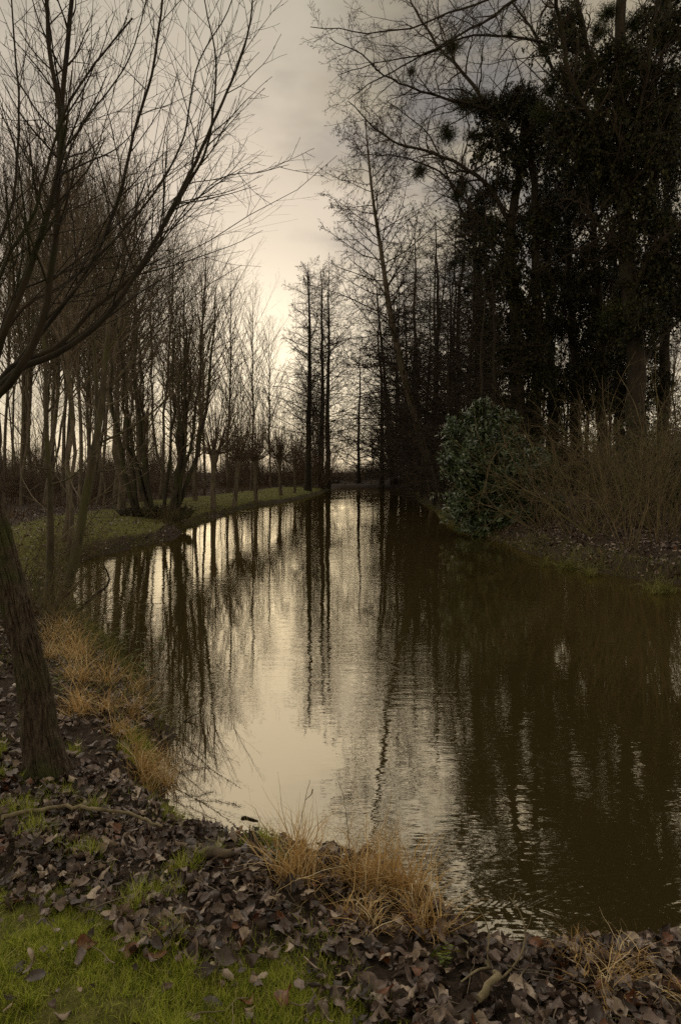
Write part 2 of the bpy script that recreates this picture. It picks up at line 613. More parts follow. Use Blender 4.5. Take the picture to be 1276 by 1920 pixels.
def sdist(X, Y):
    """Distance to the water's edge, positive on land."""
    X, Y = np.asarray(X, float), np.asarray(Y, float)
    sh = X.shape
    X, Y = X.ravel(), Y.ravel()
    best = np.full(X.shape, 1e9)
    inside = np.zeros(X.shape, bool)
    a = poly
    bb = np.roll(poly, -1, axis=0)
    for (ax, ay), (bx, by) in zip(a, bb):
        ex, ey = bx - ax, by - ay
        l2 = ex * ex + ey * ey + 1e-12
        tt = np.clip(((X - ax) * ex + (Y - ay) * ey) / l2, 0, 1)
        d2 = (X - ax - tt * ex) ** 2 + (Y - ay - tt * ey) ** 2
        np.minimum(best, d2, out=best)
        if by != ay:
            c = ((ay > Y) != (by > Y)) & (X < ex * (Y - ay) / ey + ax)
            inside ^= c
    d = np.sqrt(best)
    d[inside] *= -1
    return d.reshape(sh)


def height_d(X, Y, d):
    sc = 1.0 + ss(Y, 8, 30) * 1.2
    dj = d + (fbm(X * 3.1 / sc, Y * 3.1 / sc, 5) - 0.5) * 0.16 * sc
    rightside = ss(X - 2.5, 0, 2) * ss(Y, 8, 11)
    h = 0.27 * ss(dj, 0.0, 0.34 * sc) + 0.15 * ss(dj, 0.2, 1.6)
    h += (fbm(X * 1.3, Y * 1.3, 9) - 0.5) * 0.14 * ss(dj, 0.1, 1.2)
    h += (fbm(X * 7, Y * 7, 21, 3) - 0.5) * 0.05 * ss(dj, 0.05, 0.5)
    h += rightside * 0.55 * ss(d, 0.4, 6) + (1 - rightside) * 0.12 * ss(d, 3, 14)
    h += 0.5 * (fbm(X * 0.05, Y * 0.05, 31) - 0.5) * ss(d, 6, 40)
    h = np.where(dj > 0, np.maximum(h, 0.012), -0.55 * ss(-dj, 0, 0.9) - 0.01)
    return h


def ground_z(X, Y):
    X, Y = np.asarray(X, float), np.asarray(Y, float)
    return height_d(X, Y, sdist(X, Y))


def gz(x, y):
    return float(ground_z(np.array([x]), np.array([y]))[0])


def turf_amount(X, Y, d):
    """Where short turf grows: by the photographer's feet and on the strip of lawn along the left bank."""
    # near lawn: below a line from the left to the middle of the near bank
    lx, ly = 1.33, -0.80       # direction of the edge
    s = ((X + 1.33) * ly - (Y - 2.90) * lx) / math.hypot(lx, ly)
    nearlawn = ss(s + (fbm(X * 2.2, Y * 2.2, 3) - 0.5) * 0.9, -0.26, 0.24) * (Y < 6)
    lawn = ss(Y, 9.5, 12) * (1 - ss(Y, 66, 80)) * ss(d, 0.15, 0.8) * (1 - ss(d + (fbm(X * .4, Y * .4, 8) - .5) * 3, 3.4, 6.5)) * (X < 2)
    return np.clip(np.maximum(nearlawn, lawn), 0, 1)


def spaced(segs):
    out_ = []
    for a_, b_, n_ in segs:
        out_.append(np.linspace(a_, b_, n_, endpoint=False))
    return np.concatenate(out_ + [np.array([segs[-1][1]])])


gx = spaced([(-600, -120, 14), (-120, -30, 30), (-30, -8, 44), (-8, -3.2, 44), (-3.2, 2.4, 110), (2.4, 8, 60), (8, 30, 40), (30, 120, 24), (120, 600, 14)])
gy = spaced([(-60, -2, 10), (-2, 1.6, 12), (1.6, 6.2, 110), (6.2, 12, 64), (12, 30, 90), (30, 90, 80), (90, 300, 30), (300, 1500, 16)])
GX, GY = np.meshgrid(gx, gy)
GD = sdist(GX, GY)
GZ = height_d(GX, GY, GD)
g = Geo()
idx = np.arange(GX.size).reshape(GX.shape)
g.add(np.stack([GX, GY, GZ], -1), np.stack([idx[:-1, :-1], idx[:-1, 1:], idx[1:, 1:], idx[1:, :-1]], -1), None,
      turf_amount(GX, GY, GD))
tag(obj('ground', g.mesh('ground', M['ground'])), 'dark leafy soil and turf of the river banks', None, None, 'structure')

g = Geo()
wx, wy = np.meshgrid(np.linspace(-14, 60, 40), np.linspace(0.8, 95, 60))
idx = np.arange(wx.size).reshape(wx.shape)
g.add(np.stack([wx, wy, wx * 0], -1), np.stack([idx[:-1, :-1], idx[:-1, 1:], idx[1:, 1:], idx[1:, :-1]], -1))
tag(obj('water', g.mesh('water', M['water'])), 'still brown river reflecting the sky and bare trees', None, None, 'structure')


# ------------------------------------------------------------------ tree growth
def grow(rg, P, R, n, t0, t1, lr, ang, angv=8, up=0.0, wig=0.12, npts=5, rr=0.6, rtip=0.35, shape=None, rmin=0.0025, rmax=1.0, absL=None):
    """n children on each parent polyline; returns their polylines and radii."""
    Np, m, _ = P.shape
    seg = np.linalg.norm(np.diff(P, axis=1), axis=2)
    L = seg.sum(1)
    i = np.tile(np.arange(n), (Np, 1))
    s = (i + rg.random((Np, n))) / n
    tt = t0 + (t1 - t0) * s
    f = tt * (m - 1)
    k = np.clip(f.astype(int), 0, m - 2)
    w = (f - k)[..., None]
    ar = np.arange(Np)[:, None]
    p0 = P[ar, k] * (1 - w) + P[ar, k + 1] * w
    T = norm(P[ar, k + 1] - P[ar, k])
    r0 = R[ar, k] * (1 - w[..., 0]) + R[ar, k + 1] * w[..., 0]
    ref = np.where(np.abs(T[..., 2:3]) > 0.9, np.array([1.0, 0, 0]), np.array([0, 0, 1.0]))
    U = norm(np.cross(T, ref))
    V = np.cross(T, U)
    ph = i * 2.39996 + rg.random((Np, 1)) * 6.283 + rg.normal(0, 0.35, (Np, n))
    a = np.radians(ang + rg.normal(0, angv, (Np, n)))
    d = np.cos(a)[..., None] * T + np.sin(a)[..., None] * (np.cos(ph)[..., None] * U + np.sin(ph)[..., None] * V)
    base = L[:, None] if absL is None else absL
    ln = base * lr * rg.uniform(0.6, 1.3, (Np, n)) * (shape(s) if shape else 1.0)
    d = d.reshape(-1, 3)
    ln = ln.reshape(-1)
    C = np.empty((Np * n, npts, 3))
    C[:, 0] = p0.reshape(-1, 3)
    for j in range(1, npts):
        d = d + rg.normal(0, wig, d.shape)
        d[:, 2] += up / (npts - 1)
        d = norm(d)
        C[:, j] = C[:, j - 1] + d * (ln / (npts - 1))[:, None]
    rb = np.clip(r0.reshape(-1) * rr, rmin, rmax)
    CR = rb[:, None] * np.linspace(1, rtip, npts)[None]
    return C, np.maximum(CR, rmin * 0.7)


cone = lambda s: 1.05 - 0.75 * s
oval = lambda s: 0.45 + 1.1 * np.sin(np.pi * np.clip(s * 0.85 + 0.12, 0, 1)) - 0.45 * s


def trunk_line(rg, H, r0, bend=0.02, n=12, lean=(0, 0), rtop=0.06):
    z = np.linspace(0, 1, n)
    w = np.cumsum(rg.normal(0, bend, (n, 2)), 0) * H / n * 3
    w -= w[0]
    P = np.stack([w[:, 0] + lean[0] * H * z, w[:, 1] + lean[1] * H * z, z * H], 1)
    R = r0 * (1 - z) ** 0.85 + r0 * rtop
    R[0] *= 1.35
    return P[None], R[None]


def catkins(rg, g, C, n, size, droop=0.6):
    """Small hanging catkins and cones on the twigs of C."""
    Np, m, _ = C.shape
    k = rg.integers(1, m, (Np, n))
    p = C[np.arange(Np)[:, None], k].reshape(-1, 3) + rg.normal(0, size * 0.6, (Np * n, 3))
    q = len(p)
    U = norm(rg.normal(0, 0.35, (q, 3)) + np.array([0, 0, -droop])) * size * rg.uniform(0.5, 1.2, (q, 1))
    V = norm(np.cross(U, rg.normal(0, 1, (q, 3)))) * size * 0.33
    g.quads(p + U, U, V, rg.random(q))


def build_tree(name, label, cat, tr, crown_levels, mb, mc, kt=8, group=None, loc=(0, 0, 0), extra=None, kc=(5, 3, 3, 3)):
    """tree > trunk, crown (tubes of all branch orders)."""
    root = thing(name, label, cat, loc, group)
    g = Geo()
    for P, R in (tr if isinstance(tr, list) else [tr]):
        g.tubes(P, R, kt)
    obj('trunk', g.mesh(name + '_trunk', mb), root)
    g = Geo()
    for q, (P, R) in enumerate(crown_levels):
        g.tubes(P, R, kc[min(q, len(kc) - 1)])
    if extra:
        extra(g)
    obj('crown', g.mesh(name + '_crown', mc), root)
    return root


def poplar_parts(seed, H=20, r0=0.115, n1=44, t0=0.3, ang=30, n2=8, n3=5):
    rg = np.random.default_rng(seed)
    tr = trunk_line(rg, H, r0, 0.012, 14)
    b1 = grow(rg, *tr, n1, t0, 0.985, 0.23, ang, 7, 0.45, 0.05, 6, 0.5, 0.25, oval, 0.006)
    b2 = grow(rg, *b1, n2, 0.15, 0.98, 0.42, 34, 8, 0.35, 0.08, 4, 0.55, 0.4, cone, 0.004)
    b3 = grow(rg, *b2, n3, 0.15, 0.95, 0.5, 38, 10, 0.2, 0.1, 3, 0.7, 0.5, cone, 0.003)
    return tr, [b1, b2, b3]


def wood_parts(seed, H=16, r0=0.1, n1=30, t0=0.34, fork=False):
    rg = np.random.default_rng(seed)
    tr = trunk_line(rg, H, r0, 0.03, 14)
    b1 = grow(rg, *tr, n1, t0, 0.98, 0.24, 42, 10, 0.35, 0.09, 6, 0.5, 0.3, oval, 0.006)
    b2 = grow(rg, *b1, 8, 0.2, 0.98, 0.45, 42, 10, 0.25, 0.12, 4, 0.55, 0.4, cone, 0.0045)
    b3 = grow(rg, *b2, 5, 0.15, 0.95, 0.5, 42, 12, 0.1, 0.14, 3, 0.7, 0.5, cone, 0.003)
    return tr, [b1, b2, b3]


def alder_parts(rg, tr, n1=50, t0=0.14, lr=0.2, ang=68, up1=0.25, n2=9, n3=6, absL=None, shape=cone):
    b1 = grow(rg, *tr, n1, t0, 0.985, lr, ang, 14, up1, 0.13, 8, 0.3, 0.25, shape, 0.010, 0.045, absL)
    b2 = grow(rg, *b1, n2, 0.12, 0.98, 0.40, 50, 14, 0.0, 0.16, 4, 0.55, 0.5, cone, 0.010)
    b3 = grow(rg, *b2, n3, 0.15, 0.98, 0.5, 48, 14, -0.05, 0.18, 3, 0.8, 0.6, cone, 0.008)
    return [b1, b2, b3]


def ashore(px, Y):
    """Push a foot back along its line of sight until it stands on dry ground."""
    for _ in range(40):
        if gz((px - CX) * Y / F, Y) > 0.12:
            break
        Y *= 1.03
    return Y


def place(root, px, Y, rz=0.0, s=1.0, sz=None, **kw):
    Y = ashore(px, Y)
    X = (px - CX) * Y / F
    return dup(root, (X, Y, gz(X, Y) - 0.06), rz, (s, s, sz or s), **kw)


def retire(o):
    """Remove a template that was only copied from."""
    for ch in list(o.children):
        bpy.data.objects.remove(ch)
    bpy.data.objects.remove(o)

# ------------------------------------------------------------------ the wood on the left bank
WOOD = 'bare trees of the wood behind the left bank'
WOODLBL = 'slender bare tree in the brown wood behind the left bank'
pop = []
for sd, H in ((101, 20), (102, 20), (103, 20)):
    tr, lv = poplar_parts(sd, H)
    pop.append(build_tree('poplar_tree', 'x', 'tree', tr, lv, M['bark'], M['twig_grey'], 7))
wood = []
for sd in (111, 112, 113, 114):
    tr, lv = wood_parts(sd, 16, 0.055 + 0.014 * (sd % 3))
    wood.append(build_tree('bare_tree', 'x', 'tree', tr, lv, M['bark'], M['twig'], 6))


def by_top(root, H0, px, Y, top, rz, label, group=None, fat=1.0):
    Y = ashore(px, Y)
    H = HC + (HY - top) * Y / F - 0.6
    s = H / H0
    o = place(root, px, Y, rz, s * fat, s, label=label, group=group)
    if group != 'upswept poplars lining the far end of the left bank':
        o.rotation_euler = (random.gauss(0, 0.035), random.gauss(0, 0.045), rz)      # no two trees stand plumb alike
    return o


POPROW = 'upswept poplars lining the far end of the left bank'
for k, (px, Y, top, lab) in enumerate([
        (345, 44, 462, 'upswept poplar left of the row, behind the mossy multi-stemmed clumps'),
        (383, 46, 468, 'tall upswept poplar rising behind the foremost pollard willow'),
        (428, 52, 490, 'fan-topped poplar behind the second pollard willow from the left'),
        (471, 57, 528, 'slim forked poplar against bright sky behind the middle pollard'),
        (506, 66, 590, 'small far poplar nearest the gap in the trees, rightmost of its row')]):
    by_top(pop[k % 3], 20, px, Y, top, k * 1.7, lab, POPROW, 1.0)
rg = np.random.default_rng(5)
specs = [(40, 31, 235), (95, 34, 250), (150, 30, 225), (215, 33, 265), (228, 31, 300), (262, 36, 300), (300, 40, 400), (325, 39, 440),
         (120, 40, 300), (180, 42, 330), (60, 44, 330), (365, 38, 520)]
for _ in range(28):
    px = rg.uniform(-60, 300)
    Y = rg.uniform(30, 62)
    top = np.interp(px, [-60, 24, 180, 280, 360], [200, 240, 290, 400, 500]) + rg.uniform(0, 150)
    specs.append((px, Y, top))
for _ in range(12):
    px = rg.uniform(330, 570)
    Y = rg.uniform(64, 100)
    specs.append((px, Y, np.interp(px, [330, 450, 570], [560, 640, 700]) + rg.uniform(-10, 110)))
for _ in range(18):
    px = rg.uniform(-80, 420)
    specs.append((px, rg.uniform(60, 95), rg.uniform(480, 700)))
for _ in range(40):
    px = rg.uniform(-60, 640)
    specs.append((px, rg.uniform(95, 135), rg.uniform(680, 790)))
for px, Y, top in specs:
    where = ('left of the mossy stem clumps' if px < 240 else 'behind the mossy stem clumps' if px < 350 else 'behind the pollard willows')
    deep = 'deep in the wood' if Y > 60 else 'in the middle of the wood' if Y > 40 else 'at the front of the wood'
    grp = WOOD + ', ' + where + ', ' + deep
    if rg.random() < 0.4:
        by_top(pop[rg.integers(3)], 20, px, Y, top, rg.uniform(0, 6.28), 'upswept poplar ' + deep + ' ' + where, grp, rg.uniform(0.9, 1.3)).name = 'poplar_tree'
    else:
        by_top(wood[rg.integers(4)], 16, px, Y, top, rg.uniform(0, 6.28), 'slender bare tree ' + deep + ' ' + where, grp, rg.uniform(0.85, 1.25)).name = 'bare_tree'

# two thicker trunks standing forward of the wood
by_top(wood[1], 16, 228, 29, 250, 2.2, 'thickest straight trunk of the wood, left of the mossy stem clumps', None, 1.9)
by_top(pop[1], 20, 366, 37, 430, 4.0, 'straight dark trunk between the stem clumps and the first pollard', None, 1.25)


# brown scrub along the wood edge and in the distance
def shrub_parts(seed, h=2.2, n=34, spread=0.5, up=0.3, n2=7, n3=4, arch=0.0, r=0.011, wig=0.12):
    rg = np.random.default_rng(seed)
    a = rg.uniform(0, 6.283, n)
    rad = np.sqrt(rg.random(n)) * spread * 0.5
    P = np.empty((n, 8, 3))
    P[:, 0] = np.stack([np.cos(a) * rad, np.sin(a) * rad, np.zeros(n)], 1)
    d = norm(np.stack([np.cos(a) * spread, np.sin(a) * spread, np.ones(n)], 1) + rg.normal(0, 0.25, (n, 3)))
    L = h * rg.uniform(0.55, 1.15, n)
    for j in range(1, 8):
        d = d + rg.normal(0, wig, d.shape)
        d[:, 2] += up / 7 - arch * j / 12
        d = norm(d)
        P[:, j] = P[:, j - 1] + d * (L / 7)[:, None]
    R = (r * rg.uniform(0.6, 1.4, n))[:, None] * np.linspace(1, 0.3, 8)[None]
    b2 = grow(rg, P, R, n2, 0.25, 0.98, 0.38, 45, 12, 0.1, 0.14, 5, 0.65, 0.4, cone, 0.003)
    b3 = grow(rg, *b2, n3, 0.2, 0.98, 0.45, 45, 12, 0.0, 0.16, 3, 0.7, 0.5, cone, 0.0022)
    return (P, R), [b2, b3]


def build_shrub(name, label, cat, seed, mats, group=None, **kw):
    st, lv = shrub_parts(seed, **kw)
    root = thing(name, label, cat, (0, 0, 0), group)
    g = Geo().tubes(*st, 5)
    obj('stems', g.mesh(name + '_stems', mats[0]), root)
    g = Geo()
    for q in lv:
        g.tubes(*q, 3)
    obj('twigs', g.mesh(name + '_twigs', mats[1]), root)
    return root


scrub = [build_shrub('bare_shrub', 'x', 'shrub', 300 + i, (M['twig'], M['twig']), h=2.0, n=40, spread=0.8, n2=9, n3=5) for i in range(3)]
dscrub = [build_shrub('bare_shrub', 'x', 'shrub', 310 + i, (M['twig_dark'], M['twig_dark']), h=2.2, n=36, spread=0.7, n2=8, n3=4) for i in range(2)]
SCR = 'low brown scrub along the foot of the left wood'
for _ in range(44):
    px = rg.uniform(-40, 560)
    Y = np.interp(px, [-40, 330, 560], [27, 46, 80]) + rg.uniform(0, 14)
    place(scrub[rg.integers(3)], px, Y, rg.uniform(0, 6.28), rg.uniform(0.7, 1.25), rg.uniform(0.5, 1.0),
          label='low brown scrub bush at the foot of the wood ' + ('left of' if px < 230 else 'behind' if px < 350 else 'right of') + ' the mossy clumps',
          group=SCR + (', left' if px < 230 else ', middle' if px < 350 else ', right'))
for _ in range(30):
    px = rg.uniform(-80, 600)
    Y = np.interp(px, [-80, 330, 600], [34, 55, 90]) + rg.uniform(0, 30)
    place(scrub[rg.integers(3)], px, Y, rg.uniform(0, 6.28), rg.uniform(1.0, 1.8), rg.uniform(0.9, 1.7),
          label='tall brown understorey bush between the trunks of the left wood', group='understorey bushes inside the left wood')
for _ in range(64):
    px = rg.uniform(-60, 610)
    Y = rg.uniform(62, 125)
    place(scrub[rg.integers(3)], px, Y, rg.uniform(0, 6.28), rg.uniform(1.2, 2.4), rg.uniform(1.0, 4.2),
          label='tall thin thicket bush far inside the wood ' + ('left of the mossy clumps' if px < 240 else 'behind the mossy clumps' if px < 350 else 'behind the pollard willows'),
          group='thicket far inside the left wood' + (', left' if px < 240 else ', middle' if px < 350 else ', right'))
FARS = 'hazy scrub closing the far end of the river'
for _ in range(26):
    px = rg.uniform(590, 800)
    Y = rg.uniform(90, 105)
    place(scrub[rg.integers(3)], px, Y, rg.uniform(0, 6.28), rg.uniform(1.5, 2.4), rg.uniform(0.9, 1.7),
          label='small distant bush closing off the far end of the river', group=FARS)


# pollard willows
def pollard(seed):
    rg = np.random.default_rng(seed)
    root = thing('pollard_willow', 'x', 'tree')
    z = np.array([0, 0.3, 1.0, 1.7, 2.15, 2.4, 2.6, 2.75, 2.82])
    r = np.array([0.17, 0.13, 0.115, 0.115, 0.13, 0.19, 0.23, 0.17, 0.06])
    w = np.cumsum(rg.normal(0, 0.02, (9, 2)), 0)
    P = np.stack([w[:, 0], w[:, 1], z], 1)
    obj('trunk', Geo().tubes(P, r, 10).mesh('pollard_trunk', M['bark']), root)
    n = 75
    a = rg.uniform(0, 6.283, n)
    el = np.radians(rg.uniform(5, 85, n))
    d = np.stack([np.cos(a) * np.cos(el), np.sin(a) * np.cos(el), np.sin(el)], 1)
    S = np.empty((n, 7, 3))
    S[:, 0] = P[6] + d * np.array([0.22, 0.22, 0.12])
    L = rg.uniform(1.6, 3.9, n) * (0.55 + 0.45 * np.sin(el))
    for j in range(1, 7):
        d = d + rg.normal(0, 0.05, d.shape)
        d[:, 2] += 0.16
        d = norm(d)
        S[:, j] = S[:, j - 1] + d * (L / 6)[:, None]
    SR = rg.uniform(0.012, 0.024, n)[:, None] * np.linspace(1, 0.25, 7)[None]
    b2 = grow(rg, S, SR, 8, 0.15, 0.95, 0.3, 28, 8, 0.3, 0.08, 4, 0.6, 0.4, cone, 0.004)
    b3 = grow(rg, *b2, 3, 0.2, 0.95, 0.5, 35, 8, 0.2, 0.1, 3, 0.7, 0.4, cone, 0.003)
    g = Geo().tubes(S, SR, 4).tubes(*b2, 3).tubes(*b3, 3)
    obj('crown', g.mesh('pollard_crown', M['twig']), root)
    return root


pol = [pollard(401), pollard(402)]
PG = 'pollard willows along the left bank'
for k, (px, Y, s, lab) in enumerate([
        (400, 31.5, 1.0, 'foremost pollard willow with a round knob of shoots, nearest the mossy bank'),
        (438, 35.5, 0.95, 'thin leaning pollard willow, second from the left in the row'),
        (480, 41, 0.98, 'middle pollard willow of the row, third from the left'),
        (527, 48.5, 1.0, 'fourth pollard willow of the row, just before the tall dark alders'),
        (552, 54, 0.85, 'smallest and farthest pollard willow, beside the tall dark alders')]):
    o = place(pol[k % 2], px, Y, k * 2.1, s, label=lab, group=PG)
    if k == 1:
        o.rotation_euler = (0, math.radians(-5), 4.0)


# two mossy multi-stemmed clumps on the bank
def clump(px, Y, seed, label, n, lean, H):
    rg = np.random.default_rng(seed)
    X = (px - CX) * Y / F
    root = thing('coppice_alder', label, 'tree', (X, Y, gz(X, Y) - 0.05), 'mossy stem clumps at the bend of the left bank')
    g = Geo()
    st = []
    for i in range(n):
        a = rg.uniform(0, 6.283)
        b0 = np.array([math.cos(a) * 0.3, math.sin(a) * 0.25, 0.1])
        dirx = lean + rg.uniform(-0.28, 0.28)
        diry = rg.uniform(-0.2, 0.2)
        h = H * rg.uniform(0.6, 1.05)
        c = [b0, b0 + [dirx * h * 0.12, diry * h * 0.12, h * 0.13], b0 + [dirx * h * 0.3, diry * h * 0.3, h * 0.45],
             b0 + [dirx * h * 0.42, diry * h * 0.4, h]]
        P = spline(c, 12) + np.concatenate([np.zeros((1, 3)), rg.normal(0, 0.045, (11, 3))])
        R = rg.uniform(0.06, 0.10) * (1 - np.linspace(0, 1, 12)) ** 0.8 + 0.008
        st.append((P, R))
        obj('stem', Geo().tubes(P, R, 7).mesh('coppice_stem', M['bark_mossy']), root)
    P = np.stack([q[0] for q in st])
    R = np.stack([q[1] for q in st])
    b1 = grow(rg, P, R, 13, 0.25, 0.98, 0.2, 48, 10, 0.3, 0.1, 6, 0.4, 0.3, oval, 0.006, 0.03)
    b2 = grow(rg, *b1, 6, 0.2, 0.98, 0.42, 45, 10, 0.1, 0.12, 4, 0.55, 0.4, cone, 0.004)
    b3 = grow(rg, *b2, 3, 0.2, 0.98, 0.45, 45, 10, 0.0, 0.14, 3, 0.7, 0.4, cone, 0.003)
    obj('crown', Geo().tubes(*b1, 4).tubes(*b2, 3).tubes(*b3, 3).mesh('coppice_crown', M['twig']), root)
    g = Geo()                                   # low mossy stool with a fringe of old shoots
    m = 150
    a = rg.uniform(0, 6.283, m)
    rr_ = rg.uniform(0.15, 0.75, m)
    base = np.stack([np.cos(a) * rr_, np.sin(a) * rr_ * 0.8, rg.uniform(0, 0.25, m)], 1)
    d = norm(np.stack([np.cos(a) * 0.6, np.sin(a) * 0.6, rg.uniform(0.1, 1, m)], 1))
    Pm = np.stack([base, base + d * 0.16, base + d * 0.30 + rg.normal(0, 0.08, (m, 3))], 1)
    g.tubes(Pm, np.tile([0.07, 0.045, 0.006], (m, 1)), 5)
    obj('stool', g.mesh('coppice_stool', M['bark_mossy']), root)


clump(270, 24.5, 501, 'left mossy clump of leaning stems on the bank bend', 7, -0.28, 8.5)
clump(318, 25.0, 502, 'right mossy clump of stems spreading from one stool on the bank bend', 9, 0.16, 9.5)

# tall dark alders standing at the end of the left bank
AG = 'tall dark alders at the end of the left bank'


def tall_alder(px, Y, top, seed, lab, r0, lean=(0, 0), n1=70, t0=0.14, lr=0.235, name='alder_tree', group=AG, twigmat='twig_dark', n2=15, n3=6, kat=3):
    rg = np.random.default_rng(seed)
    Y = ashore(px, Y)
    X = (px - CX) * Y / F
    z0 = gz(X, Y) - 0.1
    H = HC + (HY - top) * Y / F - z0
    tr = trunk_line(rg, H, r0, 0.012, 14, lean)
    lv = alder_parts(rg, tr, n1, t0, lr, 70, 0.22, n2, n3, shape=lambda s: 1.0 - 0.7 * s ** 1.5)
    return build_tree(name, lab, 'tree', tr, lv, M['bark_dark'], M[twigmat], 8, group, (X, Y, z0),
                      (lambda g: catkins(rg, g, lv[1][0], kat, 0.05)) if kat else None)


tall_alder(577, 60, 492, 601, 'left one of the three tall dark alders, standing slightly apart', 0.28, (0.0, 0))
tall_alder(603, 73, 500, 602, 'middle one of three tall alders, ivy-dark trunk leaning in at the foot', 0.31, (-0.008, 0))
tall_alder(614, 78, 492, 603, 'right one of the three tall dark alders, beside the bright water', 0.30, (0.02, 0))

# ------------------------------------------------------------------ the right bank
# two leaning alders hanging out over the river


def traced(pxs, Y, n, widths=None):
    pts = [W(px, py, Y + dy) for px, py, dy in [(q + (0,))[:3] for q in pxs]]
    return spline(np.array(pts), n)


def leaning_alder(trace, Y, rads, seed, lab, n1, lr, kat, twigmat, ang=72, up1=0.25, absL=None):
    rg = np.random.default_rng(seed)
    P = traced(trace, Y, 18)
    o = P[0].copy()
    o[2] = gz(o[0], o[1]) - 0.1
    P[0] = o
    P = P - o
    R = np.interp(np.linspace(0, 1, 18), np.linspace(0, 1, len(rads)), rads)
    tr = (P[None], R[None])
    lv = alder_parts(rg, tr, n1, 0.08, lr, ang, up1, 13, 6, absL, shape=lambda s: 1.05 - 0.5 * s)
    return build_tree('leaning_alder', lab, 'tree', tr, lv, M['bark'], M[twigmat], 9, 'leaning alders on the right bank', o,
                      lambda g: (catkins(rg, g, lv[1][0], kat, 0.07), catkins(rg, g, lv[0][0], kat * 3, 0.075)))


leaning_alder([(815, 935), (808, 895), (780, 790), (753, 690), (730, 580), (714, 470), (699, 375), (690, 290), (684, 215)], 42,
              [0.33, 0.28, 0.23, 0.21, 0.17, 0.13, 0.10, 0.07, 0.02], 701,
              'tall leaning alder arching over the river, its crown full of hanging catkins', 84, 0.25, 6, 'twig_dark', 62, 0.3)
leaning_alder([(826, 935), (820, 890), (788, 805), (757, 715), (742, 650), (738, 560)], 43.5,
              [0.25, 0.21, 0.17, 0.13, 0.09, 0.02], 702,
              'lower leaning alder close beside the taller one, branches drooping to the water', 60, 0.36, 2, 'twig_dark', 75, -0.05)

RA = 'upright alders in the thicket behind the leaning alders'
RT = []
for k in range(3):
    rg = np.random.default_rng(705 + k)
    tr = trunk_line(rg, 17, 0.15, 0.015, 14)
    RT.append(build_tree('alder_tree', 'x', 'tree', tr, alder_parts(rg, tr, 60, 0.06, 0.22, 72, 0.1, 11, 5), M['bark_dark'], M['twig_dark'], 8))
rg = np.random.default_rng(709)
k = 0
for px, Y, top, r0, lr in [(830, 44, 430, 0.24, 0.13), (872, 40, 400, 0.18, 0.16), (800, 50, 470, 0.2, 0.2), (765, 56, 520, 0.18, 0.2),
                           (738, 62, 560, 0.16, 0.2), (790, 58, 500, 0.15, 0.2), (845, 38, 560, .12, .2), (760, 40, 640, .1, .22), (860, 60, 440, .2, .2), (815, 64, 450, .2, .2), (672, 92, 640, .1, .24), (715, 80, 540, .1, .22), (735, 72, 600, .1, .22), (752, 50, 600, .1, .22), (770, 66, 500, .1, .2), (780, 58, 430, .1, .25), (818, 52, 395, .1, .25), (852, 56, 375, .1, .25), (886, 50, 350, .1, .25), (742, 64, 500, .1, .25), (925, 54, 340, .1, .25), (850, 52, 480, 0.16, 0.2), (905, 46, 420, 0.18, 0.2),
                           (780, 45, 600, 0.14, 0.25), (890, 34, 520, 0.14, 0.22), (930, 36, 450, 0.16, 0.2)]:
    by_top(RT[k % 3], 17, px, Y, top, k * 1.3,
           'upright bare alder ' + ('left of the leaning alder trunks, over the far water' if px < 790 else 'right of the leaning alder trunks, above the laurel' if px > 860 else 'straight behind the leaning alder trunks'),
           RA + (' left' if px < 790 else ' right' if px > 860 else ' middle'), lr / 0.17)
    k += 1
DB = 'drooping bare boughs hanging low over the river'
dlab = ['low alder bush trailing boughs beside the foot of the leaning alder', 'low alder bush trailing boughs, second beyond the leaning alder', 'low alder bush trailing boughs nearest the laurel', 'farthest low alder bush trailing boughs toward the bright water']
for q, (px, Y, top, lr) in enumerate([(800, 36, 760, 0.55), (775, 42, 770, 0.6), (815, 30, 800, 0.5), (760, 50, 790, 0.5)]):
    tall_alder(px + 15, Y, top, 740 + q, dlab[q], 0.09, (-0.25, 0), 30, 0.05, lr, 'alder_bush', DB, 'twig_dark', 8, 5, 0)


# ivy-clad giants
def ivy_bunch(seed):
    """A ragged bunch of drooping ivy, about 1.2 m across and 2.5 m long, trailing strands below."""
    rg = np.random.default_rng(seed)
    g = Geo()
    ns = 34                                         # strands
    a = rg.uniform(0, 6.283, ns)
    rr_ = 0.62 * np.sqrt(rg.random(ns))
    S = np.empty((ns, 6, 3))
    S[:, 0] = np.stack([np.cos(a) * rr_ * 0.7, np.sin(a) * rr_ * 0.7, 0.9 * (1 - rr_) + rg.normal(0, 0.25, ns)], 1)
    d = norm(np.stack([np.cos(a) * 0.8, np.sin(a) * 0.8, rg.uniform(-0.6, 0.5, ns)], 1))
    L = rg.uniform(0.6, 2.0, ns)
    for j in range(1, 6):
        d = norm(d + np.array([0, 0, -0.42]) + rg.normal(0, 0.16, d.shape))
        S[:, j] = S[:, j - 1] + d * (L / 5)[:, None]
    g.tubes(S, np.tile(np.linspace(0.014, 0.006, 6), (ns, 1)), 3, rg.random(ns) * 0.3)
    k, w = rg.integers(0, 5, (ns, 34)), rg.random((ns, 34))[..., None]
    C = (S[np.arange(ns)[:, None], k] * (1 - w) + S[np.arange(ns)[:, None], k + 1] * w).reshape(-1, 3)
    C = C + rg.normal(0, 0.085, C.shape)
    q = len(C)
    U = norm(rg.normal(0, 0.7, (q, 3)) + np.array([0, 0, -0.9]))
    V = norm(np.cross(U, rg.normal(0, 1, (q, 3))))
    sz = rg.uniform(0.045, 0.10, (q, 1))
    g.quads(C, U * sz, V * sz * 0.62, np.clip(rg.normal(0.45, 0.25, q), 0, 1))
    return g.mesh('ivy_bunch', M['ivy'])


